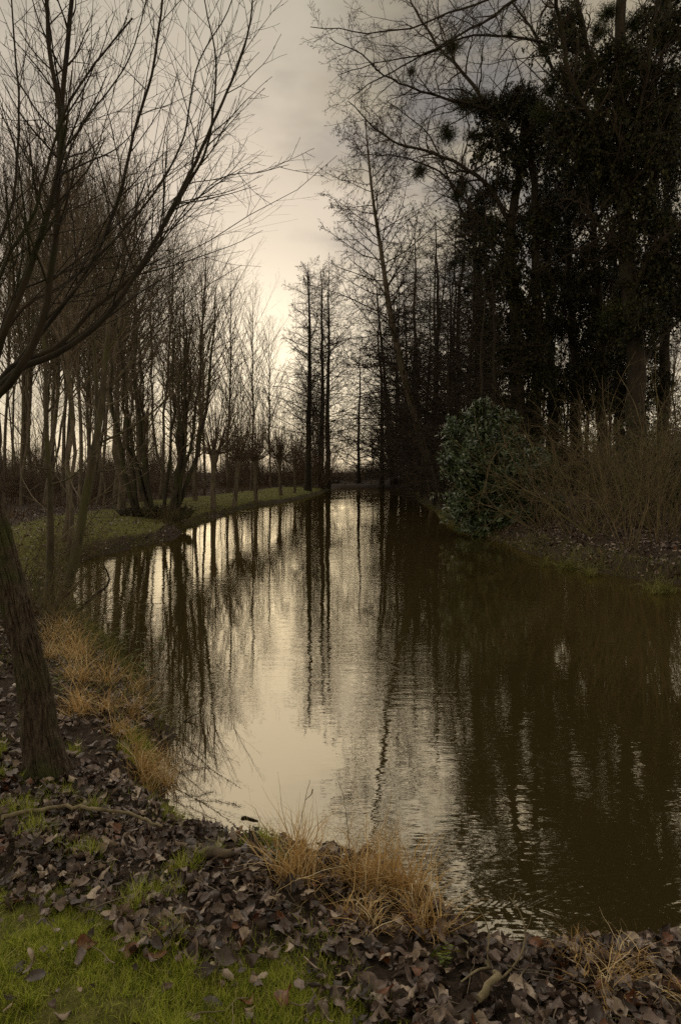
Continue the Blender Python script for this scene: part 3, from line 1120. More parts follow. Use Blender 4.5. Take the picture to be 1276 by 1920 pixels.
IVY = [ivy_bunch(s_) for s_ in (831, 832, 833, 834)]


def mistletoe_mesh(seed):
    rg = np.random.default_rng(seed)
    n = 170
    d = norm(rg.normal(0, 1, (n, 3)))
    P = np.empty((n, 5, 3))
    P[:, 0] = 0
    L = rg.uniform(0.5, 1.0, n)
    for j in range(1, 5):
        d = d + rg.normal(0, 0.18, d.shape)
        d[:, 2] -= 0.06
        d = norm(d)
        P[:, j] = P[:, j - 1] + d * (L / 4)[:, None]
    R = np.tile(np.linspace(0.012, 0.005, 5), (n, 1))
    g = Geo().tubes(P, R, 3, rg.random(n) * 0.5)
    k = rg.integers(1, 5, (n, 16))
    C = P[np.arange(n)[:, None], k].reshape(-1, 3) + rg.normal(0, 0.07, (n * 16, 3))
    U = norm(rg.normal(0, 1, C.shape)) * 0.055
    V = norm(np.cross(U, rg.normal(0, 1, C.shape))) * 0.018
    g.quads(C, U, V, rg.random(len(C)))
    return g.mesh('mistletoe_clump', M['mistletoe'])


MIS = [mistletoe_mesh(s) for s in (801, 802, 803)]


def big_tree(label, stems, limbs, Y, seed, name, ivy=None, clumps=(), twn=26, twlr=0.26, n2=7, n3=4, mat='bark_dark', group=None, hang=0):
    """A large tree: stems and limbs traced as real curves at their depth; twigs grown; ivy and mistletoe on it."""
    rg = np.random.default_rng(seed)
    k_ = Y / 19.5
    b = W(*stems[0][0][0][:2], Y)
    o = np.array([b[0], Y, gz(b[0], Y) - 0.1])
    root = thing(name, label, 'tree', o, group)
    allP, allR = [], []
    for i, (tr, r0, r1) in enumerate(stems):
        P = traced(tr, Y, 24) - o
        if i == 0:
            P[0] = 0
        P[1:-1] += rg.normal(0, 0.03 * k_, (22, 3))
        R = np.linspace(r0, r1, 24) * k_
        if i == 0:
            R[:3] *= [1.5, 1.2, 1.06]
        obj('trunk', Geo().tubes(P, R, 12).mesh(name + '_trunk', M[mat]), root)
        allP.append(P)
        allR.append(R)
    LP, LR = [], []
    for tr, r0, r1 in limbs:
        reach = rg.uniform(-1, 1) * 2.4 * k_           # limbs also come forward and go back
        P = traced([(a_, b_, reach * i_ / (len(tr) - 1)) for i_, (a_, b_) in enumerate(tr)], Y, 24) - o
        P[1:] += np.cumsum(rg.normal(0, 0.025 * k_, (23, 3)), 0)
        R = np.linspace(r0, r1, 24) * k_
        obj('branch', Geo().tubes(P, R, 7).mesh(name + '_branch', M[mat]), root)
        LP.append(P)
        LR.append(R)
    g = Geo()
    src = []
    if LP:
        src.append((np.stack(LP), np.stack(LR), twn, 0.12, twlr))
    src.append((np.stack(allP), np.stack(allR), 16, 0.45, 0.16))
    for P, R, n, t0, lr in src:
        b1 = grow(rg, P, R, n, t0, 0.99, lr, 48, 12, 0.1, 0.2, 8, 0.5, 0.25, lambda s: 1.15 - 0.7 * s, 0.010, 0.07)
        b2 = grow(rg, *b1, n2, 0.15, 0.98, 0.42, 48, 12, 0.15, 0.2, 6, 0.55, 0.4, cone, 0.008)
        b3 = grow(rg, *b2, n3, 0.2, 0.98, 0.5, 45, 12, 0.3, 0.2, 4, 0.7, 0.6, cone, 0.007)
        g.tubes(*b1, 5).tubes(*b2, 4).tubes(*b3, 3)
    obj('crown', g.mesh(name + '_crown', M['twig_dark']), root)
    if ivy:
        for tr, n, rad, size, cl in ivy:
            P = traced(tr, Y, 60) - o
            nb = int(n / 900)
            for i in range(nb):
                c = P[min(59, int((i + rg.random()) / nb * 60))]
                a = rg.uniform(0, 6.283)
                rr_ = rad * k_ * rg.uniform(0.0, 0.85) * rg.choice([0.45, 0.8, 1.25])
                b_ = obj('ivy_bunch', IVY[rg.integers(4)], root)
                b_.location = c + np.array([math.cos(a) * rr_, math.sin(a) * rr_, rg.normal(0, 0.3)])
                b_.rotation_euler = (rg.normal(0, 0.12), rg.normal(0, 0.12), rg.uniform(0, 6.28))
                f_ = rg.uniform(0.55, 1.25)
                b_.scale = (f_, f_, f_ * rg.uniform(0.8, 1.25))
    for i, (px, py, dy, rad) in enumerate(clumps):
        c = obj('mistletoe_clump', MIS[i % 3], root)
        c.location = W(px, py, Y + dy) - o
        c.scale = (rad * k_,) * 3
        c.rotation_euler = (i * 1.1, i * 0.7, i * 2.3)
    return root


big_tree('ivy-smothered twin-stemmed tree behind the laurel, its limbs reaching left across the sky',
         [([(975, 960), (972, 800), (962, 600), (958, 420), (975, 300), (985, 210)], 0.24, 0.09),
          ([(1003, 900), (1005, 700), (1003, 500), (1000, 340), (985, 230)], 0.18, 0.08)],
         [([(985, 330), (940, 215), (857, 107), (805, 40), (770, -30)], 0.085, 0.02),
          ([(960, 420), (908, 337), (807, 280), (723, 247), (661, 190)], 0.075, 0.012),
          ([(960, 310), (1031, 252), (1087, 196), (1155, 79), (1240, 15)], 0.08, 0.05),
          ([(960, 215), (860, 190), (770, 165), (690, 115), (625, 80)], 0.05, 0.010),
          ([(955, 480), (890, 395), (835, 320), (775, 285), (690, 275)], 0.05, 0.010),
          ([(960, 500), (905, 440), (860, 350), (810, 240), (740, 190)], 0.045, 0.010)],
         37.0, 811, 'ivy_clad_tree',
         [([(985, 200), (950, 260), (935, 380), (940, 560), (950, 760), (965, 900)], 26000, 0.8, 0.045, 0.45),
          ([(1010, 205), (1005, 380), (1000, 560), (1000, 760), (990, 900)], 24000, 0.8, 0.045, 0.45),
          ([(925, 232), (950, 205), (975, 172), (990, 205), (1025, 250)], 7000, 0.42, 0.042, 0.36)],
         [(865, 345, 0, 0.35), (872, 195, 0, 0.55), (902, 195, 0.4, 0.5), (838, 250, 0, 0.42), (787, 320, 0, 0.36),
          (848, 88, 0, 0.42), (885, 255, 0.5, 0.3), (770, 135, 0, 0.2), (858, 365, -0.3, 0.35)],
         30, 0.30)

big_tree('big many-limbed tree with mistletoe balls at the right edge of the wood',
         [([(1190, 990), (1190, 850), (1188, 690), (1178, 520), (1168, 340), (1162, 170), (1160, -60)], 0.30, 0.13),
          ([(1200, 430), (1222, 350), (1240, 290), (1275, 170)], 0.15, 0.08),
          ([(1172, 400), (1140, 270), (1112, 160), (1090, 50), (1070, -60)], 0.12, 0.06)],
         [([(1110, 225), (1076, 202), (1037, 146), (990, 75), (945, 10)], 0.07, 0.03),
          ([(1168, 380), (1110, 225), (1065, 130), (1040, 20), (1030, -40)], 0.09, 0.05),
          ([(1161, -20), (1060, -45), (919, 34), (824, 84), (740, 130), (660, 185)], 0.06, 0.010),
          ([(1161, -40), (1060, -60), (900, 10), (790, 45), (690, 50), (600, 40)], 0.05, 0.010),
          ([(1168, 150), (1090, 95), (1000, 62), (900, 60), (800, 100), (720, 110), (640, 135)], 0.05, 0.010),
          ([(1180, 560), (1225, 470), (1280, 400)], 0.08, 0.04),
          ([(1185, 330), (1215, 200), (1240, 90), (1250, -20)], 0.08, 0.04),
          ([(1165, 300), (1195, 160), (1215, 30), (1225, -60)], 0.06, 0.03),
          ([(1188, 720), (1230, 660), (1290, 600)], 0.07, 0.04),
          ([(1170, 500), (1120, 420), (1080, 380), (1040, 370)], 0.06, 0.02)],
         33.0, 812, 'mistletoe_tree',
         [([(1182, 640), (1172, 480), (1168, 300)], 13000, 0.95, 0.042, 0.5),
          ([(1060, 230), (1110, 300), (1160, 330), (1230, 280)], 13000, 0.75, 0.042, 0.45),
          ([(1230, 620), (1245, 500), (1240, 380)], 7000, 0.5, 0.042, 0.4),
          ([(1166, 330), (1164, 200), (1161, 60)], 7000, 0.32, 0.04, 0.4), ([(1235, 330), (1244, 160), (1252, 0)], 9000, 0.45, 0.04, 0.4),
          ([(1075, 260), (1065, 140), (1050, 30)], 4500, 0.3, 0.04, 0.4)],
         [(1195, 110, 0.3, 0.5), (1215, 130, 0, 0.45), (1110, 130, 0, 0.45), (1120, 60, 0.2, 0.42), (1065, 40, 0, 0.4), (1100, 125, -.3, 0.4),
          (955, 65, 0, 0.2), (1130, 180, 0, 0.42), (1160, 225, -0.4, 0.45), (1225, 215, 0, 0.5), (1150, 590, -0.6, 0.5),
          (1245, 420, 0, 0.5), (1030, 170, 0.3, 0.35), (1085, 150, 0.3, 0.4), (1190, 45, 0.4, 0.5), (1235, 70, -0.4, 0.55), (1140, 25, 0.2, 0.45), (1080, 85, 0.5, 0.4), (1020, 95, 0.2, 0.3), (1205, 190, 0.5, 0.55), (1245, 180, 0.2, 0.5), (1060, 205, 0.4, 0.42), (1010, 215, -0.3, 0.4), (1175, 160, -0.5, 0.5)],
         26, 0.26)

RD = 'ivy-dark trees filling the thicket on the right bank'
for k, (trs, Y, n1, rad) in enumerate([        # foot to top, depth, ivy, reach
        ([(1080, 950), (1078, 760), (1070, 560), (1062, 380), (1058, 230)], 40, 24000, 1.05),
        ([(1128, 950), (1126, 760), (1122, 600), (1110, 420), (1100, 280)], 38, 24000, 1.05),
        ([(1035, 940), (1035, 780), (1030, 640), (1026, 480), (1022, 330)], 43, 20000, 1.0),
        ([(905, 930), (903, 780), (900, 640), (893, 500), (890, 380)], 42, 14000, 0.7),
        ([(1240, 950), (1243, 760), (1246, 560), (1250, 360), (1255, 200)], 38, 20000, 1.0),
        ([(1165, 940), (1160, 800), (1158, 640), (1150, 480)], 44, 18000, 1.1)]):
    big_tree(['dark ivy-wrapped tree between the twin-stemmed tree and the mistletoe tree',
              'dark ivy-wrapped tree close left of the mistletoe tree',
              'ivy-wrapped tree deep in the thicket behind the twin-stemmed tree',
              'narrow ivy-wrapped tree rising behind the laurel, left of the twin stems',
              'ivy-wrapped tree at the far right edge of the thicket',
              'lower ivy-wrapped tree behind the mistletoe tree trunk'][k],
             [(trs, 0.19, 0.05)], [], Y, 820 + k, 'ivy_clad_tree',
             [(trs[1:], n1, rad, 0.045, 0.45)], (), n2=6, n3=4, group=RD)

# dusky backdrop of trees deeper in the right wood
RW = 'bare trees deep in the right wood'
for _ in range(46):
    px = rg.uniform(640, 1330)
    Y = rg.uniform(46, 80)
    if px < 840:
        Y = rg.uniform(72, 100)
    top = np.interp(px, [640, 800, 900, 1330], [760, 700, 560, 420]) + rg.uniform(0, 160)
    by_top(wood[rg.integers(4)], 16, px, Y, top, rg.uniform(0, 6.28), 'thin bare tree deep in the dark wood of the right bank', RW, 1.1)
for _ in range(46):
    px = rg.uniform(800, 1330)
    Y = np.interp(px, [800, 840, 1330], [48, 36, 24]) + rg.uniform(0, 16)
    place(dscrub[rg.integers(2)], px, Y, rg.uniform(0, 6.28), rg.uniform(1.2, 1.8), rg.uniform(1.2, 2.0),
          label='dark bare undergrowth bush in the wood of the right bank', group='undergrowth bushes of the right wood')

rg = np.random.default_rng(611)
for q, (px, Y, top) in enumerate([(905, 40, 610), (945, 46, 560), (985, 50, 640), (1025, 46, 560), (1060, 52, 620), (1100, 46, 540), (1140, 50, 600), (1180, 48, 560), (1215, 44, 520), (1250, 50, 560), (1285, 46, 480), (1160, 40, 690), (1080, 38, 700), (1010, 40, 700), (1235, 38, 660)]):
    by_top(RT[q % 3], 17, px, Y, top, q * 1.9,
           'bushy dark alder among the ivy trees ' + ('behind the laurel' if px < 960 else 'behind the tangled shrubs' if px < 1150 else 'at the right picture edge'),
           'bushy alders filling the right thicket, ' + ('left' if px < 960 else 'middle' if px < 1150 else 'right'), 1.25)
rg = np.random.default_rng(612)
# clipped-looking evergreen at the right edge
rg = np.random.default_rng(77)
X = (1235 - CX) * 21 / F
root = thing('evergreen_hedge', 'dull green evergreen hedge bush low behind the right shrubs', 'hedge', (X, 21, gz(X, 21)))
g = Geo()
q = 9000
C = np.stack([rg.normal(0, 0.9, q), rg.normal(0, 0.6, q), np.abs(rg.normal(0.9, 0.75, q))], 1)
U = norm(rg.normal(0, 1, (q, 3)))
V = norm(np.cross(U, rg.normal(0, 1, (q, 3))))
g.quads(C, U * 0.05, V * 0.028, rg.random(q))
obj('foliage', g.mesh('hedge_foliage', M['hedge']), root)
st = np.stack([np.stack([np.linspace(0, a_, 5), np.linspace(0, b_, 5), np.linspace(-0.1, 1.7, 5)], 1) for a_, b_ in rg.uniform(-0.9, 0.9, (9, 2))])
obj('stems', Geo().tubes(st, np.tile(np.linspace(.03, .01, 5), (9, 1)), 4).mesh('hedge_stems', M['bark_dark']), root)

# the laurel hanging over the water
Y0 = 22.0
X0 = (925 - CX) * Y0 / F
o = np.array([X0, Y0, gz(X0, Y0)])
root = thing('cherry_laurel', 'glossy green laurel bush leaning out over the water, below the leaning alder', 'shrub', o)
lobes = []
for px, py, dy, rx, rz in [(900, 900, 0, 60, 75), (870, 860, -0.3, 45, 50), (915, 835, 0.2, 45, 45), (940, 880, 0, 55, 60), (862, 925, -0.3, 22, 30),
                           (890, 960, -0.4, 45, 38), (945, 950, -0.2, 60, 40), (895, 800, 0.2, 18, 30), (940, 805, 0.4, 18, 22), (990, 930, 0.2, 45, 45),
                           (985, 975, 0, 45, 20), (860, 825, 0, 22, 24), (925, 985, -0.5, 40, 20), (1010, 880, 0.5, 35, 40), (893, 775, 0.2, 9, 20), (935, 785, 0.4, 10, 18), (836, 868, -0.2, 14, 18), (1030, 960, 0.4, 30, 25), (965, 835, 0.3, 22, 26), (900, 1000, -0.6, 22, 10), (985, 845, .5, 20, 20), (850, 800, .2, 9, 14), (1000, 985, 0, 30, 14), (975, 1000, -0.3, 25, 10), (905, 762, .2, 6, 14), (955, 790, .4, 12, 14)]:
    lobes.append((W(px, py, Y0 + dy) - o, rx * Y0 / F, rz * Y0 / F))
g = Geo()
gs = Geo()
for c, rx, rz in lobes:
    n = int(330 * rx * rz / 0.8) + 24
    cd = norm(rg.normal(0, 1, (11, 3)))
    d = norm(cd[rg.integers(0, 11, n)] + rg.normal(0, 0.26, (n, 3)))
    rr_ = rg.uniform(0.2, 1.0, (n, 1)) ** 0.55 * rg.choice([0.8, 1.0, 1.2, 1.55], (n, 1), p=[.3, .3, .25, .15])
    tip = c + d * rr_ * np.array([rx, min(rx, 0.9), rz])
    # each shoot carries a spray of leaves
    sh = norm(d + np.array([0, 0, 0.5]) + rg.normal(0, 0.3, d.shape))
    for j in range(6):
        a = rg.normal(0, 1, d.shape)
        U = norm(sh * 0.7 + norm(np.cross(sh, a)) * 0.9 + np.array([0, 0, -0.15]))
        V = norm(np.cross(U, sh + rg.normal(0, 0.2, d.shape)))
        s = rg.uniform(0.06, 0.105, (n, 1))
        g.quads(tip + sh * (0.05 * j - 0.1) + U * s, U * s, V * s * 0.36, np.clip(rg.normal(0.5, 0.25, n), 0, 1))
    m = 6
    sp = np.stack([spline([np.array([rg.normal(0, .3), rg.normal(0, .2), 0]), c * np.array([0.6, 0.6, 0.35]) + rg.normal(0, .1, 3), c + rg.normal(0, 0.2, 3)], 7) for _ in range(m)])
    gs.tubes(sp, np.tile(np.linspace(0.03, 0.008, 7), (m, 1)), 5)
obj('foliage', g.mesh('laurel_foliage', M['laurel']), root)
obj('stems', gs.mesh('laurel_stems', M['bark_dark']), root)

# bare tangled shrubs of the right bank
tang = [build_shrub('bare_shrub', 'x', 'shrub', 320 + i, (M['twig_brown'], M['twig_brown']), h=3.3, n=20, spread=0.6, n2=5, n3=2, arch=0.14, r=0.013, wig=0.18) for i in range(3)]
upr = [build_shrub('bare_shrub', 'x', 'shrub', 330 + i, (M['twig_brown'], M['twig_brown']), h=3.6, n=17, spread=0.4, n2=6, n3=3, arch=0.07, r=0.012, wig=0.15) for i in range(2)]
SG = 'tangled bare shrubs on the right bank'
for px, Y, s, kind, lab in [
        (1020, 18.8, 0.95, 0, 'tangled bare shrub close against the right side of the laurel'),
        (1075, 17.2, 0.95, 0, 'low tangled bare shrub in front, a step right of the laurel'),
        (1040, 21, 1.2, 0, 'tall tangled bare shrub behind the laurel, below the ivy-smothered tree'),
        (1100, 19.5, 1.2, 0, 'tall tangled bare shrub in the middle of the right bank, second row'),
        (1130, 16.2, 0.95, 0, 'tangled bare shrub at the middle of the leafy right bank slope'),
        (1160, 19, 1.25, 0, 'tall tangled bare shrub before the mistletoe tree trunk'),
        (1180, 17.5, 1.1, 0, 'tangled bare shrub at the foot of the mistletoe tree'),
        (1240, 16.0, 1.0, 0, 'tangled bare shrub in front of the evergreen hedge'),
        (1280, 17.5, 1.1, 0, 'tangled bare shrub cut off by the right picture edge'),
        (1180, 14.2, 0.85, 1, 'upright clump of bare stems nearest the sedge on the right bank'),
        (1235, 14.6, 1.0, 1, 'upright clump of bare stems above the last sedge tufts'),
        (1090, 18.4, 1.0, 1, 'upright clump of tall bare stems halfway between laurel and picture edge'),
        (1210, 17, 1.15, 1, 'tallest upright clump of bare stems, right of the mistletoe tree'),
        (1290, 14.0, 0.8, 1, 'upright clump of bare stems at the right picture edge')]:
    place((tang, upr)[kind][rg.integers(2)], px, Y, rg.uniform(0, 6.28), s, s * rg.uniform(0.75, 1.25), label=lab,
          group=SG if kind == 0 else 'upright stem clumps on the right bank')

# mossy arching stems that lean across the laurel
X = (1010 - CX) * 20 / F
o = np.array([X, 20.0, gz(X, 20.0)])
root = thing('arching_hazel', 'mossy arching stems of a bare hazel bending in front of the laurel', 'shrub', o)
st = []
for tr in ([(1010, 985), (1000, 900), (965, 830), (930, 835), (915, 880), (895, 960)], [(1015, 985), (1020, 880), (980, 815), (930, 850), (905, 920)],
           [(1005, 985), (960, 960), (905, 990), (885, 1000)], [(1012, 985), (980, 900), (930, 920), (880, 930)],
           [(1018, 985), (1040, 860), (1010, 800), (960, 800)], [(1008, 985), (1000, 930), (960, 985), (930, 1012), (905, 1015)],
           [(1015, 985), (1060, 880), (1100, 830), (1130, 850)], [(1010, 985), (1035, 900), (1070, 870), (1100, 900)]):
    P = traced([(a_, b_, -1.3 * i_ / len(tr)) for i_, (a_, b_) in enumerate(tr)], 20.0, 14) - o
    P[1:] += rg.normal(0, 0.035, (13, 3))
    R = np.linspace(0.022, 0.005, 14)
    st.append((P, R))
    obj('stem', Geo().tubes(P, R, 5).mesh('hazel_stem', M['twig_brown']), root)
P, R = np.stack([q_[0] for q_ in st]), np.stack([q_[1] for q_ in st])
b2 = grow(rg, P, R, 14, 0.2, 0.98, 0.2, 45, 12, 0.0, 0.2, 6, 0.6, 0.4, cone, 0.004)
b3 = grow(rg, *b2, 3, 0.2, 0.98, 0.5, 45, 12, 0.0, 0.2, 4, 0.7, 0.4, cone, 0.003)
obj('twigs', Geo().tubes(*b2, 3).tubes(*b3, 3).mesh('hazel_twigs', M['twig_brown']), root)

# ------------------------------------------------------------------ foreground trees on the left
rg = np.random.default_rng(900)
YT = 3.52


def fine_trunk(ctrl, rads, k, n, amp, seed, scale=1.0):
    """A trunk with furrowed bark in the mesh itself."""
    P = spline(ctrl, n)
    R = np.interp(np.linspace(0, 1, n), np.linspace(0, 1, len(rads)), rads)
    th = np.arange(k) * 2 * math.pi / k
    zz = np.arange(n)[:, None] * np.linalg.norm(P[-1] - P[0]) / n
    u = th[None, :] * 19 / math.pi * scale
    f = np.abs(vnoise(u + vnoise(u * .3, zz * 5, seed + 3) * 2.0, zz * 5.0, seed) - 0.5) * 2
    f2 = vnoise(u * 2.7, zz * 22, seed + 1)
    f3 = vnoise(np.cos(th)[None] * 1.5 + 5, np.sin(th)[None] * 1.5 + zz * 2.5, seed + 2)
    # wrap the seam
    d = amp * (np.minimum(f * 1.7, 1) * 1.0 + f2 * 0.35) + (f3 - 0.5) * 0.016
    wrap = ss(th, 5.9, 6.28)[None]
    d = d * (1 - wrap) + d[:, :1] * wrap
    foot = np.exp(-zz / 0.09)
    d = d + foot * 0.075 * np.maximum(0, np.cos(th[None] * 5 + 0.8) + 0.35 * np.cos(th[None] * 3))
    T = norm(np.gradient(P, axis=0))
    U = norm(np.cross(T, np.array([0, 1.0, 0])[None]))
    B = np.cross(T, U)
    V = P[:, None] + (U[:, None] * np.cos(th)[None, :, None] + B[:, None] * np.sin(th)[None, :, None]) * (R[:, None] + d - amp * 0.7)[..., None]
    idx = np.arange(n * k).reshape(n, k)
    j2 = np.roll(idx, -1, 1)
    return Geo().add(V, np.stack([idx[:-1], j2[:-1], j2[1:], idx[1:]], -1))


YT = 3.5
for _ in range(6):                            # stand the foot where the ground meets the line of sight
    zb = gz((85 - CX) * YT / F, YT)
    YT = F * (HC - zb) / (1452 - HY)
o = np.array([(85 - CX) * YT / F, YT, zb])
root = thing('pollarded_tree', 'large near tree at the left edge, furrowed leaning trunk, boughs over the river', 'tree', o)
ctrl = [o + [0.004, 0, -0.1]] + [W(*q, YT) for q in ((84, 1440), (77, 1380), (67, 1290), (45, 1198), (22, 1105), (1, 1025), (-25, 900), (-34, 760))]
g = fine_trunk(np.array(ctrl) - o, [0.150, 0.104, 0.088, 0.082, 0.077, 0.075, 0.074, 0.074, 0.074, 0.08, 0.085, 0.085], 200, 260, 0.013, 31)
obj('trunk', g.mesh('near_trunk', M['bark_near']), root)

BOUGHS = [
    # (pixel trace with depth offsets, radius at foot, radius at tip)
    ([(-22, 765, 0), (24, 700, 0), (110, 662, .05), (200, 592, .1), (265, 500, .15), (310, 415, .2), (352, 338, .25), (385, 270, .3), (420, 195, .35), (440, 150, .4), (470, 60, .45), (485, -40, .5)], 0.033, 0.006),
    ([(-22, 760, 0), (20, 690, .1), (100, 655, .2), (185, 575, .3), (250, 520, .35), (300, 440, .4), (352, 350, .5), (380, 300, .5), (402, 195, .6), (405, 110, .6), (385, 10, .7), (375, -40, .7)], 0.028, 0.005),
    ([(-25, 765, 0), (40, 672, .3), (110, 590, .35), (160, 520, .4), (200, 450, .4), (225, 385, .4), (260, 250, .4), (288, 160, .4), (305, 70, .4), (312, -40, .4)], 0.026, 0.009),
    ([(-25, 765, 0), (30, 700, -.2), (75, 610, -.2), (102, 480, -.2), (115, 330, -.2), (118, 220, -.2), (130, 100, -.2), (137, 10, -.2), (140, -40, -.2)], 0.036, 0.016),
    ([(-30, 765, 0), (10, 620, -.3), (60, 490, -.3), (95, 365, -.3), (113, 265, -.3), (108, 180, -.3), (92, 80, -.3), (86, -40, -.3)], 0.032, 0.014),
    ([(-30, 765, 0), (0, 640, .5), (50, 570, .55), (125, 530, .6), (190, 476, .7), (265, 395, .75), (340, 280, .8), (385, 100, .9), (430, 20, .9), (450, -40, .9)], 0.022, 0.005),
    ([(-30, 765, 0), (30, 690, .2), (130, 640, .3), (210, 575, .4), (285, 480, .5), (350, 400, .5), (420, 330, .55), (480, 320, .6), (545, 305, .6)], 0.018, 0.0022),
    ([(-34, 765, 0), (-10, 560, -.3), (20, 480, -.35), (70, 400, -.4), (90, 330, -.4), (140, 180, -.4), (200, 90, -.4), (260, 20, -.4)], 0.02, 0.006),
    ([(-36, 765, 0), (-20, 500, .4), (10, 440, .4), (35, 250, .4), (25, 60, .4), (20, -40, .4)], 0.022, 0.006),
    ([(-30, 765, 0), (10, 600, .8), (90, 420, .9), (150, 250, .9), (240, 120, .9), (280, -30, 1.0)], 0.02, 0.005),
]
LP, LR = [], []
for q_, (tr, ra, rb) in enumerate(BOUGHS):
    ra, rb = ra * 0.64, rb * 0.68
    P = traced(tr, YT, 40) - o
    R = ra + (rb - ra) * np.linspace(0, 1, 40) ** 0.8
    P[1:] += np.cumsum(np.random.default_rng(q_).normal(0, 0.0025, (39, 3)), 0)
    obj('bough', Geo().tubes(P, R, 9).mesh('near_bough', M['bark_dark']), root)
    LP.append(P)
    LR.append(R)
P, R = np.stack(LP), np.stack(LR)
b1 = grow(rg, P, R, 21, 0.24, 0.98, 0.26, 36, 12, 0.25, 0.055, 12, 0.42, 0.3, lambda s: 1.2 - 0.75 * s, 0.0022, 0.0065)
b2 = grow(rg, *b1, 4, 0.12, 0.9, 0.48, 38, 12, 0.1, 0.06, 9, 0.6, 0.4, cone, 0.0016)
b3 = grow(rg, *b2, 1, 0.2, 0.9, 0.45, 38, 12, 0.0, 0.06, 6, 0.7, 0.5, cone, 0.0012)
obj('twigs', Geo().tubes(*b1, 5).tubes(*b2, 4).tubes(*b3, 3).mesh('near_twigs', M['bark_dark']), root)

# the small twin-stemmed tree at the water's edge
YS = 8.6
base = W(105, 1150, YS)
o = np.array([base[0], YS, gz(base[0], YS) - 0.05])
root = thing('young_alder', 'young mossy tree with curved stems growing from the left bank edge', 'tree', o)
ST = [([(95, 1160, 0), (122, 1112, 0), (140, 1050, 0), (156, 960, 0), (174, 860, 0), (188, 780, .1), (198, 680, .1), (206, 560, .2), (205, 430, .2)], 0.074, 0.014),
      ([(88, 1160, 0), (92, 1110, .1), (95, 1000, .1), (94, 920, .1), (88, 820, .1), (86, 720, .2), (80, 600, .2)], 0.056, 0.011),
      ([(108, 1160, 0), (140, 1060, .3), (160, 950, .3), (178, 850, .3), (180, 700, .4), (172, 590, .4), (168, 480, .4)], 0.05, 0.012)]
LP, LR = [], []
for tr, ra, rb in ST:
    P = traced(tr, YS, 30) - o
    P[0, 2] = -0.05
    R = np.linspace(ra, rb, 30)
    obj('stem', Geo().tubes(P, R, 10).mesh('young_stem', M['bark_young']), root)
    LP.append(P)
    LR.append(R)
BR = [([(188, 830, .1), (240, 805, 0), (300, 760, -.1), (350, 690, -.1), (395, 610, -.1)], 0.016, 0.003),
      ([(180, 885, .1), (220, 880, .2), (275, 858, .3), (310, 830, .3)], 0.009, 0.002),
      ([(95, 910, .1), (140, 890, -.2), (180, 845, -.3), (240, 810, -.3)], 0.014, 0.003),
      ([(92, 900, .1), (60, 850, 0), (20, 790, 0), (-20, 760, 0)], 0.014, 0.004),
      ([(94, 880, .1), (50, 870, -.3), (10, 840, -.3)], 0.012, 0.004),
      ([(192, 740, .1), (230, 700, .2), (270, 650, .2), (330, 610, .2)], 0.012, 0.003),
      ([(86, 780, .2), (120, 730, 0), (150, 690, 0), (170, 640, 0)], 0.012, 0.003),
      ([(200, 660, .1), (240, 600, 0), (260, 520, 0), (300, 450, 0)], 0.012, 0.003),
      ([(110, 1130, 0), (150, 1090, -.2), (185, 1050, -.3)], 0.02, 0.004)]
for tr, ra, rb in BR:
    P = traced(tr, YS, 30) - o
    R = np.linspace(ra, rb, 30)
    obj('branch', Geo().tubes(P, R, 6).mesh('young_branch', M['bark_young']), root)
    LP.append(P)
    LR.append(R)
P, R = np.stack(LP), np.stack(LR)
b1 = grow(rg, P, R, 9, 0.2, 0.97, 0.24, 48, 12, 0.15, 0.09, 8, 0.5, 0.3, cone, 0.003, 0.009)
b2 = grow(rg, *b1, 4, 0.2, 0.95, 0.42, 45, 12, 0.1, 0.1, 5, 0.6, 0.5, cone, 0.002)
obj('twigs', Geo().tubes(*b1, 4).tubes(*b2, 3).mesh('young_twigs', M['twig_grey']), root)

for px, Y, base_px, s, lab in [(128, 12.0, 0, 0.62, 'slim straight sapling behind the young mossy tree on the left bank'),
                               (122, 16.5, 0, 0.8, 'slim dark tree on the lawn between the young mossy tree and the wood')]:
    place(wood[2], px, Y, 1.0, s, label=lab)

# brambles and dead stalks round the foot of that tree
bram = build_shrub('bramble', 'x', 'shrub', 350, (M['twig_brown'], M['twig_brown']), h=0.9, n=40, spread=0.9, n2=6, n3=3, arch=0.4, r=0.005, wig=0.16)
BG = 'dead brambles along the left water edge'
for px, py, lb_ in [(70, 1120, 'left of the young mossy tree foot'), (120, 1150, 'right at the foot of the young mossy tree'), (160, 1110, 'overhanging the water beside the young mossy tree'),
                    (60, 1180, 'between the near trunk and the young mossy tree'), (130, 1090, 'behind the curved stem of the young mossy tree'), (40, 1080, 'at the left picture edge behind the near trunk'),
                    (330, 985, 'at the water below the right mossy clump'), (300, 975, 'in front of the right mossy clump'), (250, 965, 'in front of the left mossy clump')]:
    Y = F * 1.65 / (py - HY)
    place(bram, px, Y, rg.uniform(0, 6), rg.uniform(0.7, 1.2), label='low tangle of dead brambles ' + lb_, group=BG)
for r_ in scrub + tang + upr + [bram] + pop + wood + pol + RT + dscrub:
    retire(r_)


